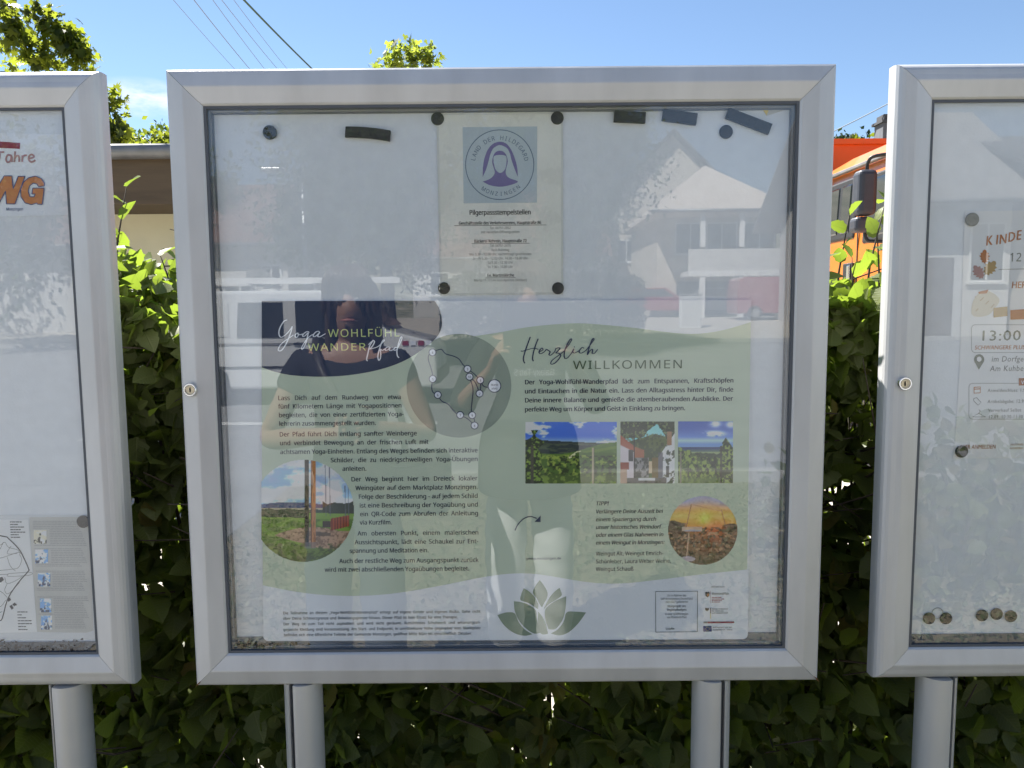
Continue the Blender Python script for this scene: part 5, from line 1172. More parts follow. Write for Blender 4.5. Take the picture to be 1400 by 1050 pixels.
Q.lines('bold_text', [(a_, 717, x1, y + 3.2) for a_, x1, y in (('Der Yoga-Wohlfühl-Wanderpfad lädt zum Entspannen, Kraftschöpfen', 1002.5, 521), ('und Eintauchen in die Natur ein. Lass den Alltagsstress hinter Dir, finde', 1002.3, 533.4), ('Deine innere Balance und genieße die atemberaubenden Ausblicke. Der', 1002, 545.8), ('perfekte Weg um Körper und Geist in Einklang zu bringen.', 936.5, 558.4))], MT['text_navy'], po, 4, 10.7, bold=.024, sx=.96)
Q.lines('italic_text', [(a_, 814, x1, y + 3.2) for a_, x1, y in (('TIPP!', 832.5, 687.4), ('Verlängere Deine Auszeit bei', 906.5, 698.2), ('einem Spaziergang durch', 897, 709), ('unser historisches Weindorf', 904.5, 719.6), ('oder einem Glas Nahewein in', 906.8, 730.2), ('einem Weingut in Monzingen:', 908.5, 740.8))], MT['text_navy'], po, 4, 9.4, bold=.020, shear=.2, sx=.92)
Q.lines('winery_text', [(a_, 814.5, x1, y + 3.2) for a_, x1, y in (('Weingut Alt, Weingut Emrich-', 906.5, 755.8), ('Schönleber, Laura Weber Weine,', 917, 766.4), ('Weingut Schauß', 866, 777))], MT['text_navy'], po, 4, 9.5, bold=.006, sx=.92)
Q.lines('web_address', [('ywwp.monzingen.de', 719.5, 767, 764.8)], MT['navy'], po, 4, 5.6, bold=.010)
# trail map
g6 = lambda pts: [(530 + x / 5.8333, 440 + y / 5.8333) for x, y in pts]
rt_ = [[(358, 243), (400, 224), (430, 220), (448, 240), (470, 258), (530, 275), (570, 298), (600, 340), (637, 375)], [(358, 243), (330, 262), (325, 300), (340, 350), (355, 405), (358, 455)], [(360, 455), (352, 510), (356, 550), (372, 570), (400, 582)], [(400, 582), (430, 630), (480, 655), (510, 690), (545, 728), (579, 742)], [(579, 742), (640, 775), (693, 826)], [(693, 826), (692, 780), (674, 744)], [(674, 744), (668, 690), (676, 610), (680, 530), (653, 437)], [(637, 375), (690, 415), (739, 465)], [(739, 465), (770, 515), (852, 525)], [(653, 437), (700, 485), (733, 571)], [(739, 465), (742, 520), (733, 571)]]
Q.stroke('trail_line', [g6(p) for p in rt_], MT['navy'], po, 3, 1.35)
nodes = {'4': (358, 243), '5': (360, 455), '6': (400, 582), '7': (579, 742), '8': (693, 826), '9': (674, 744), '10': (653, 437), '3': (637, 375), '1': (739, 465), '2': (733, 571)}
for i, (k_, (x, y)) in enumerate(list(nodes.items()) + [('m', (852, 511))]):
    (cx, cy), = g6([(x, y)]); r_ = 5.35 if k_ != 'm' else 9.2
    mk = Q.fill('trail_marker', ell(cx, cy, r_, r_, 28), MT['navy'], po, 4 + (k_ == '3') * 2)
    Q.fill('marker_face', ell(cx, cy, r_ - 1.25, r_ - 1.25, 28), MT['white_ink'], mk, 5 + (k_ == '3') * 2)
    if k_ != 'm': Q.lines('marker_number', [(k_, cx, None, cy + 2.1, 5.6)], MT['navy'], mk, 8, align='C', bold=.01)
    else: Q.lines('marker_name', [('Markt', cx, None, cy - .3, 4.8), ('platz', cx, None, cy + 4.6, 4.8)], MT['navy'], mk, 8, align='C', bold=.006)
Q.stroke('curved_arrow', [[(704.2, 725), (708, 717), (716, 709), (725, 706), (734, 708.5)]], MT['navy'], po, 4, 1.5); Q.fill('arrow_head', [(739, 713.6), (730.8, 713.2), (739.2, 704.6)], MT['navy'], po, 4)
# lotus
c7 = lambda pts, k=6: cat_rom([(670 + x / 10, 780 + y / 10) for x, y in pts], k)
def petal(a, b):
    A, B_ = resamp(c7(a), 22), resamp(c7(b), 22); mb = MB()
    for i in range(22): mb.v += [Q.pt(*A[i], 2), Q.pt(*B_[i], 2)]
    for i in range(21): mb.f.append((2 * i, 2 * i + 1, 2 * i + 3, 2 * i + 2))
    mb.build('lotus_petal', MT['lotus'], po)
petal([(100, 605), (200, 575), (335, 580)], [(100, 605), (180, 730), (290, 840), (420, 885), (520, 885), (580, 872)][:6]) if False else None
petal([(100, 608), (220, 572), (335, 582), (390, 700), (470, 800), (580, 870)], [(100, 608), (170, 720), (260, 810), (370, 870), (480, 890), (580, 870)])
petal([(325, 418), (340, 560), (400, 690), (490, 790), (600, 860), (690, 850)], [(325, 418), (430, 432), (520, 465), (625, 540), (640, 660), (690, 850)])
petal([(460, 240), (425, 330), (418, 405), (520, 440), (600, 490), (650, 525)], [(460, 240), (540, 290), (600, 350), (640, 420), (660, 470), (650, 525)])
petal([(680, 130), (620, 210), (585, 300), (640, 380), (690, 480), (712, 500)], [(680, 130), (740, 210), (785, 300), (775, 380), (740, 440), (712, 500)])
petal([(950, 235), (880, 290), (820, 360), (770, 450), (735, 520), (735, 530)], [(950, 235), (970, 290), (978, 340), (900, 400), (800, 460), (735, 530)])
petal([(1042, 350), (900, 410), (800, 480), (750, 545), (760, 680), (800, 800)], [(1042, 350), (1035, 480), (1010, 620), (960, 720), (890, 800), (800, 800)])
petal([(1312, 572), (1180, 562), (1045, 570), (1010, 690), (930, 800), (830, 860)], [(1312, 572), (1230, 690), (1150, 780), (1060, 850), (950, 885), (830, 860)])
petal([(660, 560), (655, 700), (690, 850), (720, 870), (760, 870), (790, 860)], [(660, 560), (720, 640), (765, 740), (775, 800), (785, 830), (790, 860)])
# sponsor block
Q.stroke('box_outline', [[(896.2, 808.5), (953.6, 808)], [(953.6, 808), (953.2, 863.4)], [(953.2, 863.4), (896.4, 864)], [(896.4, 864), (896.2, 808.5)]], MT['text_navy'], po, 4, .6)
Q.lines('funding_text', [(a_, 925, None, y, z_) for a_, y, z_ in (('Ein im Rahmen des', 815.2, 5.0), ('GAP-Strategieplans Deutschland', 819.6, 5.0), ('2023-2027 gefördertes', 824, 5.0), ('in einer LEADER-Region', 840.5, 5.0), ('von Rheinland-Pfalz', 844.9, 5.0))], MT['text_navy'], po, 4, sx=.72, align='C')
Q.lines('funding_bold', [('Kleinprojekt des', 925, None, 829.8, 5.2), ('Regionalbudgets', 925, None, 834.6, 5.2)], MT['text_navy'], po, 4, sx=.80, align='C', bold=.013)
Q.lines('leader_mark', [('Leader', 910, None, 860.6, 5.2)], MT['text_navy'], po, 4, sx=.9, bold=.013)
c8 = lambda p: [(880 + x / 9.3333, 790 + y / 9.3333) for x, y in p]
Q.lines('sponsor_heading', [('Gefördert durch', *c8([(862, 120)])[0][:1], c8([(1032, 0)])[0][0], c8([(0, 122)])[0][1], 4.0)], MT['text_navy'], po, 4, sx=.8)
Q.fill('state_crest', c8([(782, 182), (800, 176), (812, 184), (826, 174), (840, 182), (838, 225), (812, 248), (786, 225)]), MT['text_black'], po, 4); Q.fill('crest_stripe', c8([(806, 200), (832, 196), (830, 224), (812, 238)]), MT['brown_ink'], po, 5)
Q.stroke('state_rule', [c8([(851, 168), (849, 318)])], MT['red_ink'], po, 4, .35); Q.lines('state_name', [('RheinlandPfalz', c8([(868, 0)])[0][0], c8([(1084, 0)])[0][0], c8([(0, 214)])[0][1], 5.6)], MT['text_black'], po, 4, bold=.004)
Q.greek('ministry_lines', [(*[c8([(a_, 0)])[0][0] for a_ in (868, b_)], c8([(0, y)])[0][1]) for b_, y in ((990, 252), (1030, 273), (995, 292), (968, 311))], MT['red_ink'], po, 4, .9, .5)
Q.fill('federal_eagle', c8([(784, 384), (796, 380), (804, 386), (808, 380), (814, 386), (824, 380), (832, 388), (828, 412), (816, 416), (808, 428), (798, 416), (786, 410)]), MT['text_black'], po, 4); Q.stroke('federal_rule', [c8([(852, 382), (852, 450)])], MT['text_black'], po, 4, 1.0); Q.stroke('federal_rule', [c8([(852, 450), (852, 520)])], MT['yellow_ink'], po, 4, .8)
Q.lines('federal_name', [('Bundesministerium', c8([(868, 0)])[0][0], c8([(1076, 0)])[0][0], c8([(0, 402)])[0][1], 3.4), ('für Ernährung', c8([(868, 0)])[0][0], c8([(1015, 0)])[0][0], c8([(0, 428)])[0][1], 3.4), ('und Landwirtschaft', c8([(868, 0)])[0][0], c8([(1072, 0)])[0][0], c8([(0, 454)])[0][1], 3.4)], MT['text_navy'], po, 4, bold=.01)
Q.fill('rule_bar', c8([(815, 556), (1152, 554), (1152, 575), (815, 578)]), MT['red_ink'], po, 4); Q.fill('rule_bar_end', c8([(762, 558), (813, 557), (813, 577), (762, 578)]), MT['grey_ink'], po, 4)
Q.fill('flag', c8([(758, 612), (866, 611), (866, 683), (760, 684)]), MT['eu_blue'], po, 4)
mb = MB()
for i in range(12):
    a = i * math.pi / 6; cx, cy = 812 + 22 * math.cos(a), 647 + 22 * math.sin(a); mb.poly([Q.pt(*c8([(cx + 3.4 * math.cos(b * math.pi / 2.5), cy + 3.4 * math.sin(b * math.pi / 2.5))])[0], 5) for b in range(5)])
mb.build('flag_stars', MT['yellow_ink'], po)
Q.lines('union_name', [('Kofinanziert von der', c8([(884, 0)])[0][0], c8([(1126, 0)])[0][0], c8([(0, 638)])[0][1], 3.5), ('Europäischen Union', c8([(884, 0)])[0][0], c8([(1128, 0)])[0][0], c8([(0, 668)])[0][1], 3.5)], MT['text_navy'], po, 4, bold=.01)

# printed photographs
def pic_swing(u, v):
    n = fbm(u * 5, v * 9, 3); img = np.zeros(u.shape + (3,)) + np.array((.40, .55, .86)); cl = sm(.40, .62, n + .25 * (v - .75)); img = mixc(img, cl, (.86, .88, .95)); img = mixc(img, sm(.5, .7, fbm(u * 4 + 3, v * 6, 8)) * sm(.62, .9, v) * .7, (.50, .53, .75))
    hor = .565 + .02 * np.sin(u * 5); img = mixc(img, (v < hor) * 1., (.12, .19, .38)); img = mixc(img, (v < .53) * 1., (.55, .52, .45)); img = mixc(img, (v < .50 + .03 * fbm(u * 12, u * 0, 4)) * 1., (.13, .19, .12))
    img = mixc(img, ((v < .545 + .06 * fbm(u * 14, u * 0 + 2, 6)) & (u > .66)) * 1., (.09, .13, .08))
    img = mixc(img, (v < .44 - .02 * u + .05 * (u > .5)) * 1., (.34, .47, .14)); img = mixc(img, (v < .42) * sm(.4, .62, fbm(u * 9, v * 22, 12)) * .8, (.22, .33, .09))
    gr = (v < .34 - .12 * (u - .55) ** 2 * 4) & (v > .14 + .25 * np.abs(u - .75) ** 1.5 - .12 * (u > .6)); gr |= (u > .55) & (v < .30) & (v > .35 - u * .42)
    img = mixc(img, gr * 1., (.52, .42, .36)); img = mixc(img, gr * sm(.45, .65, fbm(u * 40, v * 55, 21)) * .7, (.30, .22, .17))
    img = mixc(img, (v < .20 - .1 * u) * 1., (.28, .37, .12)); img = mixc(img, (v < .18) * sm(.45, .6, fbm(u * 20, v * 30, 31)) * .7, (.14, .20, .06))
    img = mixc(img, ((v < .30 - .08 * (u - .55)) & (v > .255) & (u > .55) & (u < .75)) * .7, (.18, .15, .13))
    img = mixc(img, ((u > .465) & (u < .515) & (v > .15)) * 1., (.075, .06, .055)); img = mixc(img, ((u > .533) & (u < .588) & (v > .14)) * 1., (.56, .36, .18)); img = mixc(img, ((u > .533) & (u < .55) & (v > .14)) * .7, (.26, .14, .06)); img = mixc(img, ((u > .533) & (u < .588) & (v > .14)) * sm(.55, .7, fbm(u * 60, v * 8, 5)) * .6, (.34, .19, .08))
    img = mixc(img, ((u > .465) & (u < .588) & (v > .13) & (v < .19)) * .6, (.35, .35, .40))
    for cx in (.69, .735, .90, .935): img = mixc(img, ((np.abs(u - cx - (.9 - v) * .02) < .005) & (v > .45) & (v < .95 - (cx > .8) * .2)) * .7, (.25, .27, .33))
    seat = (u > .75) & (u < .95) & (v > .305 + (u - .75) * .22) & (v < .425 + (u - .75) * .16); img = mixc(img, seat * 1., (.48, .20, .11)); img = mixc(img, seat * (np.sin(u * 200) > .3) * .7, (.24, .08, .05)); img = mixc(img, ((u > .66) & (u < .75) & (v > .34) & (v < .40)) * 1., (.16, .12, .10))
    return img
def pic_vines(u, v):
    n = fbm(u * 5 + 2, v * 7, 41, 5); img = np.zeros(u.shape + (3,)) + np.array((.15, .32, .74)); img = mixc(img, sm(.46, .60, n + .15 * (.8 - v)), (.82, .86, .93)); img = mixc(img, sm(.58, .7, n) * .5, (.55, .60, .75)); img = mixc(img, sm(.78, .66, v) * .5, (.66, .76, .92))
    img = mixc(img, (v < .715 - .07 * u) * 1., (.10, .15, .17)); img = mixc(img, (v < .70 - .07 * u) * sm(.5, .7, fbm(u * 10, v * 30, 44)) * .6, (.28, .34, .22))
    fld = v < .48 + .19 * sm(.35, 1., u); img = mixc(img, fld * 1., (.25, .37, .11)); img = mixc(img, fld * (np.sin((v - u * .25) * 60) > .2) * .55, (.36, .46, .14)); img = mixc(img, ((np.abs(u - (.40 + (v - .34) * 1.0)) < .022) & (v > .33) & (v < .53)) * 1., (.66, .66, .52))
    img = mixc(img, (v < .36 + .05 * fbm(u * 9, u * 0, 50) + .12 * (u > .55)) * 1., (.22, .33, .10)); t = fbm(u * 26, v * 20, 52); img = mixc(img, (v < .45) * sm(.44, .56, t) * (v > .12) * .85, (.09, .14, .04)); img = mixc(img, (v < .46) * sm(.56, .66, fbm(u * 32, v * 26, 57)) * .8, (.48, .56, .20))
    img = mixc(img, sm(.17, .10, v) * .8, (.38, .47, .18)); img = mixc(img, (v < .16) * sm(.5, .6, fbm(u * 22, v * 12, 59)) * .7, (.16, .24, .08))
    pl = (np.abs(u - .085 - .05 * (v > .55) * (v - .55)) < .085 + .03 * np.sin(v * 31) - .08 * sm(.68, .86, v)) & (v < .87); img = mixc(img, pl * 1., (.08, .13, .05)); img = mixc(img, pl * sm(.5, .62, fbm(u * 40, v * 34, 61)), (.36, .48, .15)); img = mixc(img, ((np.abs(u - .075) < .018) & (v < .62)) * .9, (.20, .19, .18))
    img = mixc(img, ((np.abs(u - .742) < .012) & (v < .58)) * 1., (.55, .52, .44)); img = mixc(img, ((np.abs(u - .752) < .005) & (v < .58)) * .8, (.16, .15, .12)); return img
def pic_street(u, v):
    img = np.zeros(u.shape + (3,)) + np.array((.38, .64, .85)); img = mixc(img, (v < .80 - .25 * np.abs(u - .65)) * 1., (.16, .22, .11)); img = mixc(img, (v < .8) * sm(.5, .62, fbm(u * 22, v * 22, 71)) * .7, (.30, .36, .18))
    tr = v > .72 + .22 * sm(.35, .65, u) - .32 * sm(.68, .95, u) + .12 * (fbm(u * 9, v * 9, 75) - .5); img = mixc(img, tr * 1., (.10, .15, .08)); img = mixc(img, tr * sm(.55, .66, fbm(u * 28, v * 28, 77)) * .8, (.34, .42, .22))
    img = mixc(img, ((v < .78 - u * .7) & (v > .55 - .1 * u) & (u < .28)) * 1., (.52, .26, .19)); img = mixc(img, ((v < .62 - u * .45) & (u < .26)) * 1., (.62, .60, .66)); img = mixc(img, ((np.abs(u - .19) < .045) & (v > .36) & (v < .54)) * 1., (.20, .20, .22))
    img = mixc(img, ((u > .26) & (u < .44) & (v < .58 - (u - .3) * .3) & (v > .42)) * 1., (.50, .28, .19)); img = mixc(img, ((u > .26) & (u < .52) & (v < .42) & (v > .1)) * 1., (.42, .42, .45)); img = mixc(img, ((u > .26) & (u < .52) & (v < .42) & (v > .1)) * sm(.48, .6, fbm(u * 24, v * 18, 79)) * .8, (.12, .14, .12))
    img = mixc(img, ((u > .52) & (u < .58) & (v < .36) & (v > .16)) * 1., (.74, .56, .46)); img = mixc(img, ((u > .58) & (u < .72) & (v < .42) & (v > .08)) * 1., (.36, .30, .14))
    img = mixc(img, ((u > .70) & (v < .42 + (u - .70) * 1.3)) * 1., (.68, .68, .73)); img = mixc(img, ((u > .70) & (u < .78) & (v > .08) & (v < .5)) * .8, (.22, .23, .28)); img = mixc(img, ((u > .84) & (u < .90) & (v > .1) & (v < .28)) * 1., (.14, .15, .17)); img = mixc(img, ((u > .86) & (u < .95) & (v > .62) & (v < .84)) * 1., (.46, .33, .22)); img = mixc(img, (u > .78) * (v < .62) * sm(.58, .64, fbm(u * 16, v * 16, 83)) * .9, (.14, .18, .12))
    img = mixc(img, ((np.abs(u - .255) < .012) & (v > .05) & (v < .88)) * 1., (.08, .07, .07)); img = mixc(img, ((u < .16) & (v > .22) & (v < .34)) * 1., (.46, .19, .12)); img = mixc(img, ((u < .12) & (v < .22)) * 1., (.56, .46, .40)); img = mixc(img, ((v < .09) & (u > .12) & (u < .85)) * 1., (.28, .27, .27)); img = mixc(img, ((v < .085) & (v > .05) & (u > .33) & (u < .64)) * 1., (.82, .82, .82)); return img
def pic_view(u, v):
    img = np.zeros(u.shape + (3,)) + np.array((.15, .27, .62)); img = mixc(img, sm(.95, .6, v) * .6, (.42, .60, .86)); n = fbm(u * 5, v * 12, 91)
    img = mixc(img, np.exp(-((u - .66) / .17) ** 2 - ((v - .80) / .04) ** 2) * 1.4 * sm(.35, .6, n + .1), (.84, .88, .95)); img = mixc(img, np.exp(-((u - .68) / .09) ** 2 - ((v - .96) / .05) ** 2) * sm(.3, .5, n + .1), (.84, .88, .95)); img = mixc(img, np.exp(-((u - .96) / .08) ** 2 - ((v - .95) / .05) ** 2), (.80, .85, .93)); img = mixc(img, sm(.62, .70, v) * sm(.76, .68, v) * .55, (.70, .80, .92))
    img = mixc(img, (v < .585) * 1., (.10, .18, .38)); img = mixc(img, (v < .545) * 1., (.20, .30, .34)); img = mixc(img, (v < .51) * 1., (.42, .50, .34)); img = mixc(img, (v < .46 + .05 * fbm(u * 10, u * 0, 95)) * 1., (.14, .21, .13))
    vh = .42 + .14 * np.abs(u - .55) * 2 * (u < .55) + .02 * np.sin(u * 40); vi = v < vh; img = mixc(img, vi * 1., (.20, .29, .10)); img = mixc(img, vi * sm(.46, .58, fbm(u * 24, v * 24, 97)) * .9, (.45, .53, .22)); img = mixc(img, vi * sm(.54, .64, fbm(u * 26 + 4, v * 18, 99)) * .9, (.07, .11, .04)); img = mixc(img, sm(.14, .04, v) * .7, (.30, .40, .16))
    rt2 = (u > .78 + .03 * np.sin(v * 33)) & (v < .74 - 1.3 * np.abs(u - .87) * (v > .55) - .0); img = mixc(img, rt2 * 1., (.12, .18, .08)); img = mixc(img, rt2 * sm(.48, .6, fbm(u * 30, v * 30, 101)), (.42, .50, .22)); img = mixc(img, ((np.abs(u - .785) < .02) & (v < .6)) * .8, (.14, .14, .13)); img = mixc(img, ((np.abs(u - .05) < .012) & (v < .5)) * .9, (.40, .38, .34)); return img
def pic_wine(u, v):
    img = np.zeros(u.shape + (3,)) + np.array((.78, .48, .16)); img = mixc(img, sm(.74, .95, v), (.42, .48, .72)); img = mixc(img, sm(.80, .70, v) * sm(.6, .72, v) * .6, (.86, .62, .34)); d = np.hypot((u - .53) * 1.2, v - .645); img = mixc(img, np.exp(-(d / .10) ** 2) * 1.1, (.98, .88, .38)); img = mixc(img, np.exp(-(d / .32) ** 2) * .55, (.85, .52, .10))
    img = mixc(img, (v < .635 - .05 * u + .015 * np.sin(u * 22)) * sm(.24, .3, np.abs(u - .52)) * 1., (.19, .15, .13)); img = mixc(img, sm(.62, .40, v) * .85, (.26, .14, .09)); img = mixc(img, np.exp(-((u - .66) / .22) ** 2 - ((v - .48) / .14) ** 2) * .8, (.60, .24, .08))
    tx = fbm(u * 24, v * 22, 111); img = mixc(img, (v < .55) * sm(.5, .62, tx) * .7, (.10, .08, .06)); img = mixc(img, (v < .48) * sm(.60, .70, fbm(u * 20 + 5, v * 26, 113)) * .8, (.56, .42, .32)); img = mixc(img, sm(.25, .05, v) * .5, (.11, .14, .06))
    img = mixc(img, ((np.abs(v - .525 + .2 * (u - .35) ** 2) < .03) & (u > .2) & (u < .49)) * .85, (.62, .54, .50)); img = mixc(img, ((np.abs(v - .50 + .2 * (u - .35) ** 2) < .012) & (u > .24) & (u < .47)) * .8, (.44, .46, .58)); img = mixc(img, ((np.abs(u - .275 - .09 * (v - .2)) < .010) & (v > .1) & (v < .47)) * .8, (.64, .52, .46)); img = mixc(img, (((u - .28) / .11) ** 2 + ((v - .085) / .04) ** 2 < 1) * .8, (.58, .56, .66))
    img = mixc(img, ((np.abs(u - .25 - .22 * (v - .5)) < .008) & (v > .55) & (v < .88)) * .8, (.42, .24, .14)); img = mixc(img, ((np.abs(u - .82 + .25 * (v - .6)) < .008) & (v > .55) & (v < .80)) * .7, (.46, .32, .24)); img = mixc(img, ((np.abs(v - .88 + .22 * (u - .33)) < .008) & (u > .33) & (u < .78)) * .6, (.55, .38, .28)); return img
inc = lambda cx, cy, rx, ry: (lambda i, j: ((i - cx) / rx) ** 2 + ((j - cy) / ry) ** 2 <= 1)
Q.picture('swing_photo', 357.5, 628.5, 484, 768, pic_swing, po, 2, (150, 165), inc(.452, .5, .548, .5))
Q.picture('vineyard_photo', 718.3, 576.8, 843.2, 661, pic_vines, po, 2, (150, 110)); Q.picture('street_photo', 848.2, 576.2, 922.2, 660.8, pic_street, po, 2, (105, 120)); Q.picture('valley_photo', 927, 576, 1002, 660.4, pic_view, po, 2, (105, 120))
Q.picture('wine_photo', 913.5, 678.3, 1008, 772, pic_wine, po, 2, (130, 130), inc(.5, .5, .5, .5))

# ------------------------------------------------------------------ left case: anniversary sheet and village map
W1 = Plane(PS - .0008)
an = thing('anniversary_sheet', 'white sheet with big orange letters and wine red bar in the left case', 'notice sheet', tuple(px(20, 297, W1.Y)))
W1.fill('sheet', [(-160, 178), (88, 183.5), (95, 294), (-160, 300)], MT['sheet'], an, 0); W1.fill('red_bar', [(-90, 188), (27.8, 195.4), (27.2, 203.6), (-90, 198)], MT['red_ink'], an, 2)
jl = [[(-16, 208), (6, 208)], [(0, 208), (-1, 218), (-6, 223), (-12, 220)], [(16.5, 213), (11, 212), (8.5, 217), (10, 221.5), (14, 220.5), (16, 214), (16.8, 221.6)], [(21, 207), (20.3, 215), (19.8, 221.6)], [(20.1, 217), (23.5, 213), (26.2, 214.5), (26.6, 221.5)], [(31, 212.5), (30.6, 221.3)], [(30.9, 216), (33.5, 212.6), (37, 212.4)], [(39.8, 217), (46.5, 214.8), (44.5, 211.6), (41, 212.5), (39.4, 217), (41.5, 221), (45, 221.2), (48.8, 219)]]
W1.stroke('handwritten_word', jl, MT['rose'], an, 2, 2.5)
gw = [[(-14, 280), (-2, 243), (10, 279), (22, 243)], ]
def bl(pts): return [(x * 130 / 1050, 170 + y * 130 / 1050) for x, y in pts]
Wl = bl([(-90, 575), (-20, 575), (-30, 700), (50, 570), (135, 570), (150, 710), (205, 575), (280, 575), (170, 880), (75, 880), (65, 740), (-10, 880), (-110, 880)])
Gl = bl([(495, 680), (430, 690), (410, 660), (370, 650), (330, 680), (315, 740), (335, 800), (380, 800), (392, 770), (355, 770), (365, 705), (492, 705), (470, 885), (415, 882), (412, 868), (350, 888), (280, 868), (235, 800), (232, 720), (262, 640), (320, 590), (395, 572), (460, 600), (495, 650)])
for lt in (Wl, Gl):
    W1.fill('big_letter', lt, MT['orange_ink'], an, 3); W1.stroke('letter_outline', [[p, q] for p, q in zip(lt, lt[1:] + lt[:1])], MT['blue_outline'], an, 4, 1.2)
W1.lines('subtitle', [('Werbegemeinschaft Monzingen', -46, 55.5, 288, 6.6)], MT['blue_outline'], an, 3, shear=.2, bold=.01, sx=.85)
mpk = thing('village_map_sheet', 'laminated black line village map with small blue pictures in the left case', 'map sheet', tuple(px(40, 868, W1.Y)))
W1.fill('laminate', [(-160, 704), (126, 704), (130, 874), (-160, 872)], mat('clear_laminate', (.68, .71, .74), .15), mpk, 0)
W1.fill('map_page', [(-140, 710), (39, 710), (51, 864), (-140, 868)], MT['paper'], mpk, 2); W1.fill('text_page', [(40, 707), (121, 706.5), (128, 862), (118, 865), (51, 864)], MT['paper_aged'], mpk, 1)
d5 = lambda p: [(x * 130 / 758, 700 + y * 180 / 1050) for x, y in p]
W1.stroke('map_boundary', [d5(p) for p in ([(-300, 230), (-100, 180), (40, 195), (70, 210), (150, 290), (190, 360), (230, 450), (225, 475), (150, 560), (65, 690), (20, 850), (-10, 862)],)], MT['text_black'], mpk, 4, 1.4, 3)
W1.stroke('map_lines', [d5(p) for p in ([(-80, 270), (0, 265), (40, 240), (70, 280), (140, 300), (165, 330)], [(-80, 380), (30, 360), (150, 320), (160, 345)], [(-60, 470), (100, 455), (150, 440), (175, 380), (160, 340)], [(60, 360), (85, 430), (125, 470)], [(70, 490), (240, 480), (240, 502), (70, 512), (70, 490)], [(-40, 500), (70, 495)], [(40, 520), (60, 570), (140, 540), (180, 510)], [(60, 570), (40, 620), (70, 650), (160, 560)], [(-40, 610), (20, 640), (60, 680)], [(-60, 780), (10, 750), (50, 700)], [(-30, 820), (20, 790)], [(30, 240), (0, 300)], [(90, 270), (60, 330), (140, 330)])], MT['grey_ink'], mpk, 3, .6, 4)
mb = MB()
for p in (d5([(60, 690), (80, 680), (92, 700), (70, 715)]), d5([(100, 735), (120, 720), (140, 740), (115, 750)]), d5([(78, 750), (95, 738), (112, 765), (96, 778)]), d5([(-10, 525), (20, 515), (35, 540), (10, 560), (-12, 560)])): mb.poly([W1.pt(*q, 4) for q in p])
mb.build('map_symbols', MT['text_black'], mpk)
W1.greek('map_legend', [(14 + i * .2, 14 + l_, 714 + i * 3.5) for i, l_ in enumerate((16, 11, 20, 15, 21, 12, 14))], MT['text_black'], mpk, 4, 1.2, .5); W1.greek('map_legend', [(24 + i * .25, 24 + l_, 837 + i * 4) for i, l_ in enumerate((14, 8, 12, 21, 20, 12, 14))], MT['text_black'], mpk, 4, 1.2, .5)
rows = []
for y in np.arange(713, 860, 2.35):
    f = (y - 707) / 157; xa = 45 + f * 9; xb = 118 + f * 5
    if any(a_ <= y <= b_ for a_, b_ in ((724, 745), (751, 770), (783, 803), (818, 838), (841, 861))): xa += 22
    if 746 < y < 750 or 776 < y < 781 or 808 < y < 815: continue
    rows.append((xa, xb - (y * 7.3 % 9), y))
W1.greek('text_lines', rows, MT['lightgrey_ink'], mpk, 3, .85, .7)
for i, (x, y, wd, hg) in enumerate(((46.5, 724.5, 17.5, 19), (48.5, 751, 17.5, 19), (52, 783, 17, 18.5), (55, 818, 15.5, 19), (56.5, 841.5, 15, 19))):
    blue = i > 0
    def pf_(u, v, i=i, blue=blue):
        n = fbm(u * 4 + i * 3, v * 5, 120 + i); a_ = np.array((.28, .47, .72) if blue else (.62, .62, .58)); b_ = np.array((.78, .85, .92) if blue else (.80, .80, .76)); c_ = np.array((.08, .13, .26) if blue else (.16, .16, .14)); im = np.zeros(u.shape + (3,)) + a_
        im = mixc(im, sm(.45, .6, n), b_); im = mixc(im, (v < .3 + .5 * np.exp(-((u - .5) / .16) ** 2)) * sm(.42, .6, fbm(u * 7, v * 7, 140 + i)), c_); return im
    W1.picture('village_photo', x, y, x + wd, y + hg, pf_, mpk, 3, (26, 26))
lf = thing('dry_leaf_litter', 'dry brown leaf crumbs lying along the bottom of the left case', 'leaf litter', (-1.0, FY + .0175, .908)); lf['kind'] = 'stuff'; del lf['category']
P_ = np.stack([nr.uniform(-1.72, -.755, 1100), nr.uniform(FY + .0174, FY + .0176, 1100), ZB + FWD + .004 + np.abs(nr.normal(0, .0075, 1100))], 1); scatter_leaves('crumbs', P_, 'diamond', .009, mat('dry_leaf', (.06, .04, .028), .8, 0, .5, 60.), lf)
lf = thing('dry_leaf_litter', 'few dry crumbs in the lower left corner of the middle case', 'leaf litter', (-.45, FY + .022, .908)); lf['kind'] = 'stuff'; del lf['category']
P_ = np.stack([-.495 + np.abs(nr.normal(0, .045, 110)), nr.uniform(FY + .0200, FY + .0245, 110), ZB + FWD + .005 + np.abs(nr.normal(0, .004, 110))], 1); scatter_leaves('crumbs', P_, 'diamond', .009, bpy.data.materials['dry_leaf'], lf)

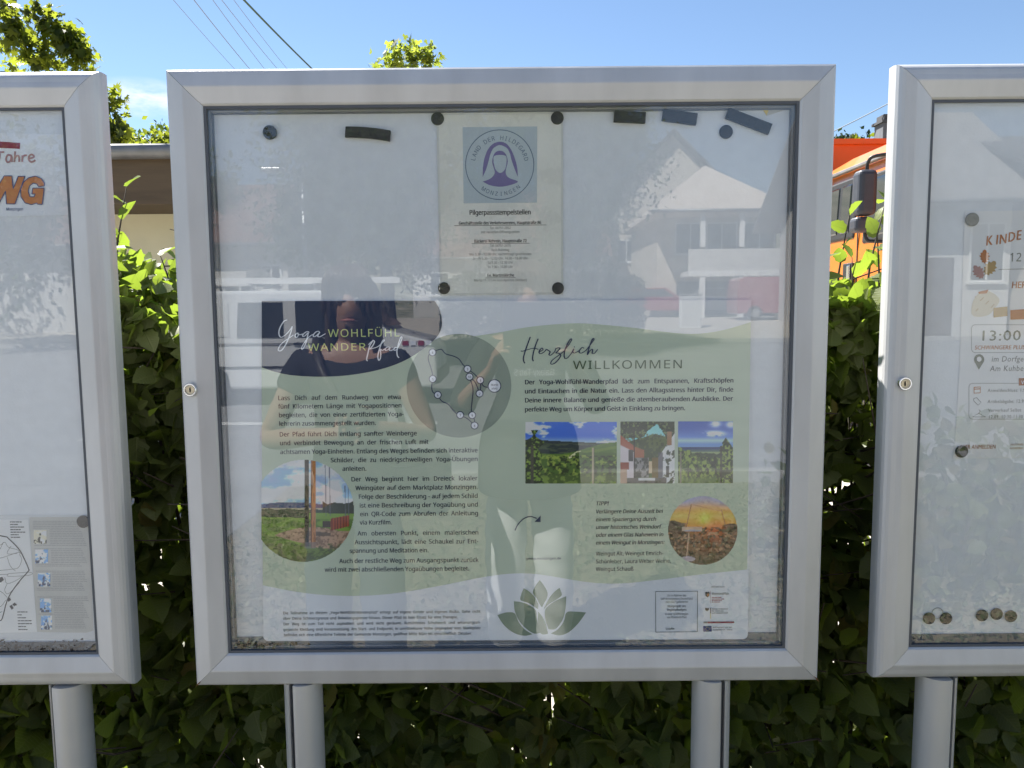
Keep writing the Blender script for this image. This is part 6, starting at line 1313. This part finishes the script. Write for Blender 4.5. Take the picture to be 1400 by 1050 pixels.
# ------------------------------------------------------------------ right case: autumn flyer
T = Plane(PS - .0008)
fl = thing('autumn_flyer', 'white flyer with autumn leaves and orange lettering in the right case', 'flyer', tuple(px(1360, 626, T.Y)))
T.fill('sheet', [(1319, 289), (1560, 285), (1545, 624), (1302.5, 627), (1306, 602), (1312, 500)], MT['paper'], fl, 0)
kl = [('K', 1347, 336), ('I', 1360.5, 334.5), ('N', 1365, 334), ('D', 1377, 331), ('E', 1388.5, 328.5), ('R', 1399.5, 326.5)]
mb = MB()
for ch, x, y in kl:
    co, fs = text_mesh(ch, 19, .028, .04, font='b'); mb.add([T.pt(x + a * .72 + b * .06, y - b * 1.0 - a * .10, 2, c_ * 3e-5) for a, b, c_ in co], fs)
mb.build('title_letters', MT['orange_brown'], fl)
T.lines('time_start', [('12', 1379.5, None, 357.5, 20)], MT['olive_ink'], fl, 2, sx=.85, track=1.15); T.stroke('rule', [[(1365, 368.4), (1480, 366)]], MT['grey_ink'], fl, 2, .7); T.lines('season_word', [('HERBST', 1382, None, 394, 13)], MT['orange_brown'], fl, 2, bold=.015, sx=.85, shear=.1, font='b')
def oak(cx, cy, L_, ang, m, name='leaf_icon'):
    R_ = [(0, 0), (.05, .10), (.22, .14), (.16, .24), (.33, .34), (.22, .40), (.38, .56), (.24, .60), (.30, .76), (.15, .78), (.12, .92), (0, 1)]
    p = R_ + [(-x, y) for x, y in R_[::-1][1:-1]]; a = math.radians(ang)
    T.fill(name, [(cx + L_ * (x * math.cos(a) + y * math.sin(a)), cy - L_ * (-x * math.sin(a) + y * math.cos(a))) for x, y in p], m, fl, 2)
oak(1346, 361, 20, 0, MT['orange_brown']); oak(1346, 376, 24, 38, MT['mustard']); oak(1344, 381, 22, -35, MT['pinkish'])
T.fill('romper_icon', cat_rom([(1338, 400), (1345, 397), (1352, 398), (1362, 404), (1366, 412), (1358, 424), (1350, 431), (1335, 433), (1328, 428), (1330, 412), (1338, 400)], 5)[:-1], MT['cream_ink'], fl, 2); T.fill('romper_collar', [(1337, 399), (1351, 396), (1349, 401), (1338, 402)], MT['orange_brown'], fl, 3)
mb = MB()
for i in range(16):
    x, y = 1333 + (i * 7.3) % 28, 406 + (i * 4.7) % 20; mb.poly([T.pt(x + .7 * math.cos(b * 1.05), y + .7 * math.sin(b * 1.05), 3) for b in range(6)])
mb.build('romper_dots', MT['mustard'], fl)
T.fill('crate_icon', [(1358, 421), (1377, 419), (1377, 432), (1358, 434)], MT['mustard'], fl, 3); T.fill('crate_icon', [(1381, 424), (1410, 422), (1410, 436), (1381, 437)], MT['orange_brown'], fl, 3)
def rrect(x0, y0, x1, y1, r, name):
    p = []
    for cx, cy, a0 in ((x1 - r, y0 + r, -90), (x1 - r, y1 - r, 0), (x0 + r, y1 - r, 90), (x0 + r, y0 + r, 180)): p += [(cx + r * math.cos(math.radians(a0 + i * 22.5)), cy + r * math.sin(math.radians(a0 + i * 22.5))) for i in range(5)]
    T.stroke(name, [[a, b] for a, b in zip(p, p[1:] + p[:1])], MT['lightgrey_ink'], fl, 2, .8)
rrect(1328, 444, 1480, 482, 5, 'rounded_outline'); rrect(1324.5, 524, 1480, 573, 5, 'rounded_outline')
T.lines('time_main', [('13:00', 1338, 1395, 465.5, 20)], MT['olive_ink'], fl, 2, track=1.1, bold=.006, font='b'); T.lines('early_entry', [('SCHWANGERE PLUS 1', 1332, 1406, 477.6, 8)], MT['orange_brown'], fl, 2, bold=.008, shear=.12, font='b')
T.fill('pin_icon', [(1338, 505.5)] + [(1338.4 + 7 * math.cos(math.radians(a)), 491.5 + 7.2 * math.sin(math.radians(a))) for a in range(150, 391, 15)], MT['olive_ink'], fl, 2); T.fill('pin_hole', ell(1338.4, 491, 3.3, 3.5, 20), MT['paper'], fl, 3)
T.lines('place_lines', [('im Dorfgemeinschaftshaus', 1355, None, 494.5, 11), ('Am Kuhberg', 1353, None, 507.5, 11)], MT['grey_ink'], fl, 2, sx=.9, shear=.1, track=1.08, font='b')
T.fill('brown_tag', [(1392.5, 517), (1440, 516), (1440, 526), (1392.5, 527)], MT['brown_ink'], fl, 3); T.lines('tag_word', [('VERKAUF', 1395.5, None, 525, 8)], MT['paper'], fl, 4, bold=.013)
T.lines('detail_lines', [('Anmeldeschluss: 1.9.', 1350, None, 536, 6.6), ('Artikelabgabe: 12.9.', 1350, None, 551, 6.6), ('Vorverkauf Selbst', 1350.5, None, 563, 6.6), ('12.09. 10:30-11:30', 1351, None, 572, 6.6)], MT['grey_ink'], fl, 2, sx=.86, track=1.1, font='b')
T.stroke('calendar_icon', [[(1331.5, 529.5), (1340, 529), (1340, 537), (1331.5, 537.5), (1331.5, 529.5)], [(1331.5, 532), (1340, 531.6)]], MT['orange_brown'], fl, 2, 1.2, 1); T.stroke('label_icon', [[(1331, 545), (1335, 543.5), (1341, 550), (1337, 554), (1331, 548), (1331, 545)]], MT['grey_ink'], fl, 2, .7, 1); T.stroke('hanger_icon', [[(1338, 560), (1340, 562), (1338, 565), (1329.5, 570), (1347.5, 570), (1338, 565)]], MT['grey_ink'], fl, 2, .8, 1)
T.lines('register_line', [('HIER ANMELDEN', 1313, 1361, 613.5, 8.2)], MT['brown_ink'], fl, 2, bold=.006, shear=.12, font='b'); T.lines('register_note', [('nochmals', 1381, None, 609, 5.2), ('anmelden', 1380, None, 614, 5.2)], MT['brown_ink'], fl, 2, shear=.15)

# ------------------------------------------------------------------ lettering in the mirrored scene
def back_text(name, txt, x, y, z, size, m, parent, sx=1.):
    """lettering on a face turned towards +y, readable from that side"""
    co, fs = text_mesh(txt, size, .006); wd = co[:, 0].max() * sx
    return MB().add([(x + wd / 2 - a * sx, y + c_ * 3e-5, z + b) for a, b, c_ in co], [f for f in fs]).build(name, m, parent)
back_text('lettering', 'Galaxy Tab S', .078, -.0150, 1.268, .040, MT['silver_ink'], tb, .74)
back_text('lettering', 'WEST', VX + .87, VY + .016, 1.47, .14, MT['grey_ink'], VT)
print('objects', len(bpy.data.objects))
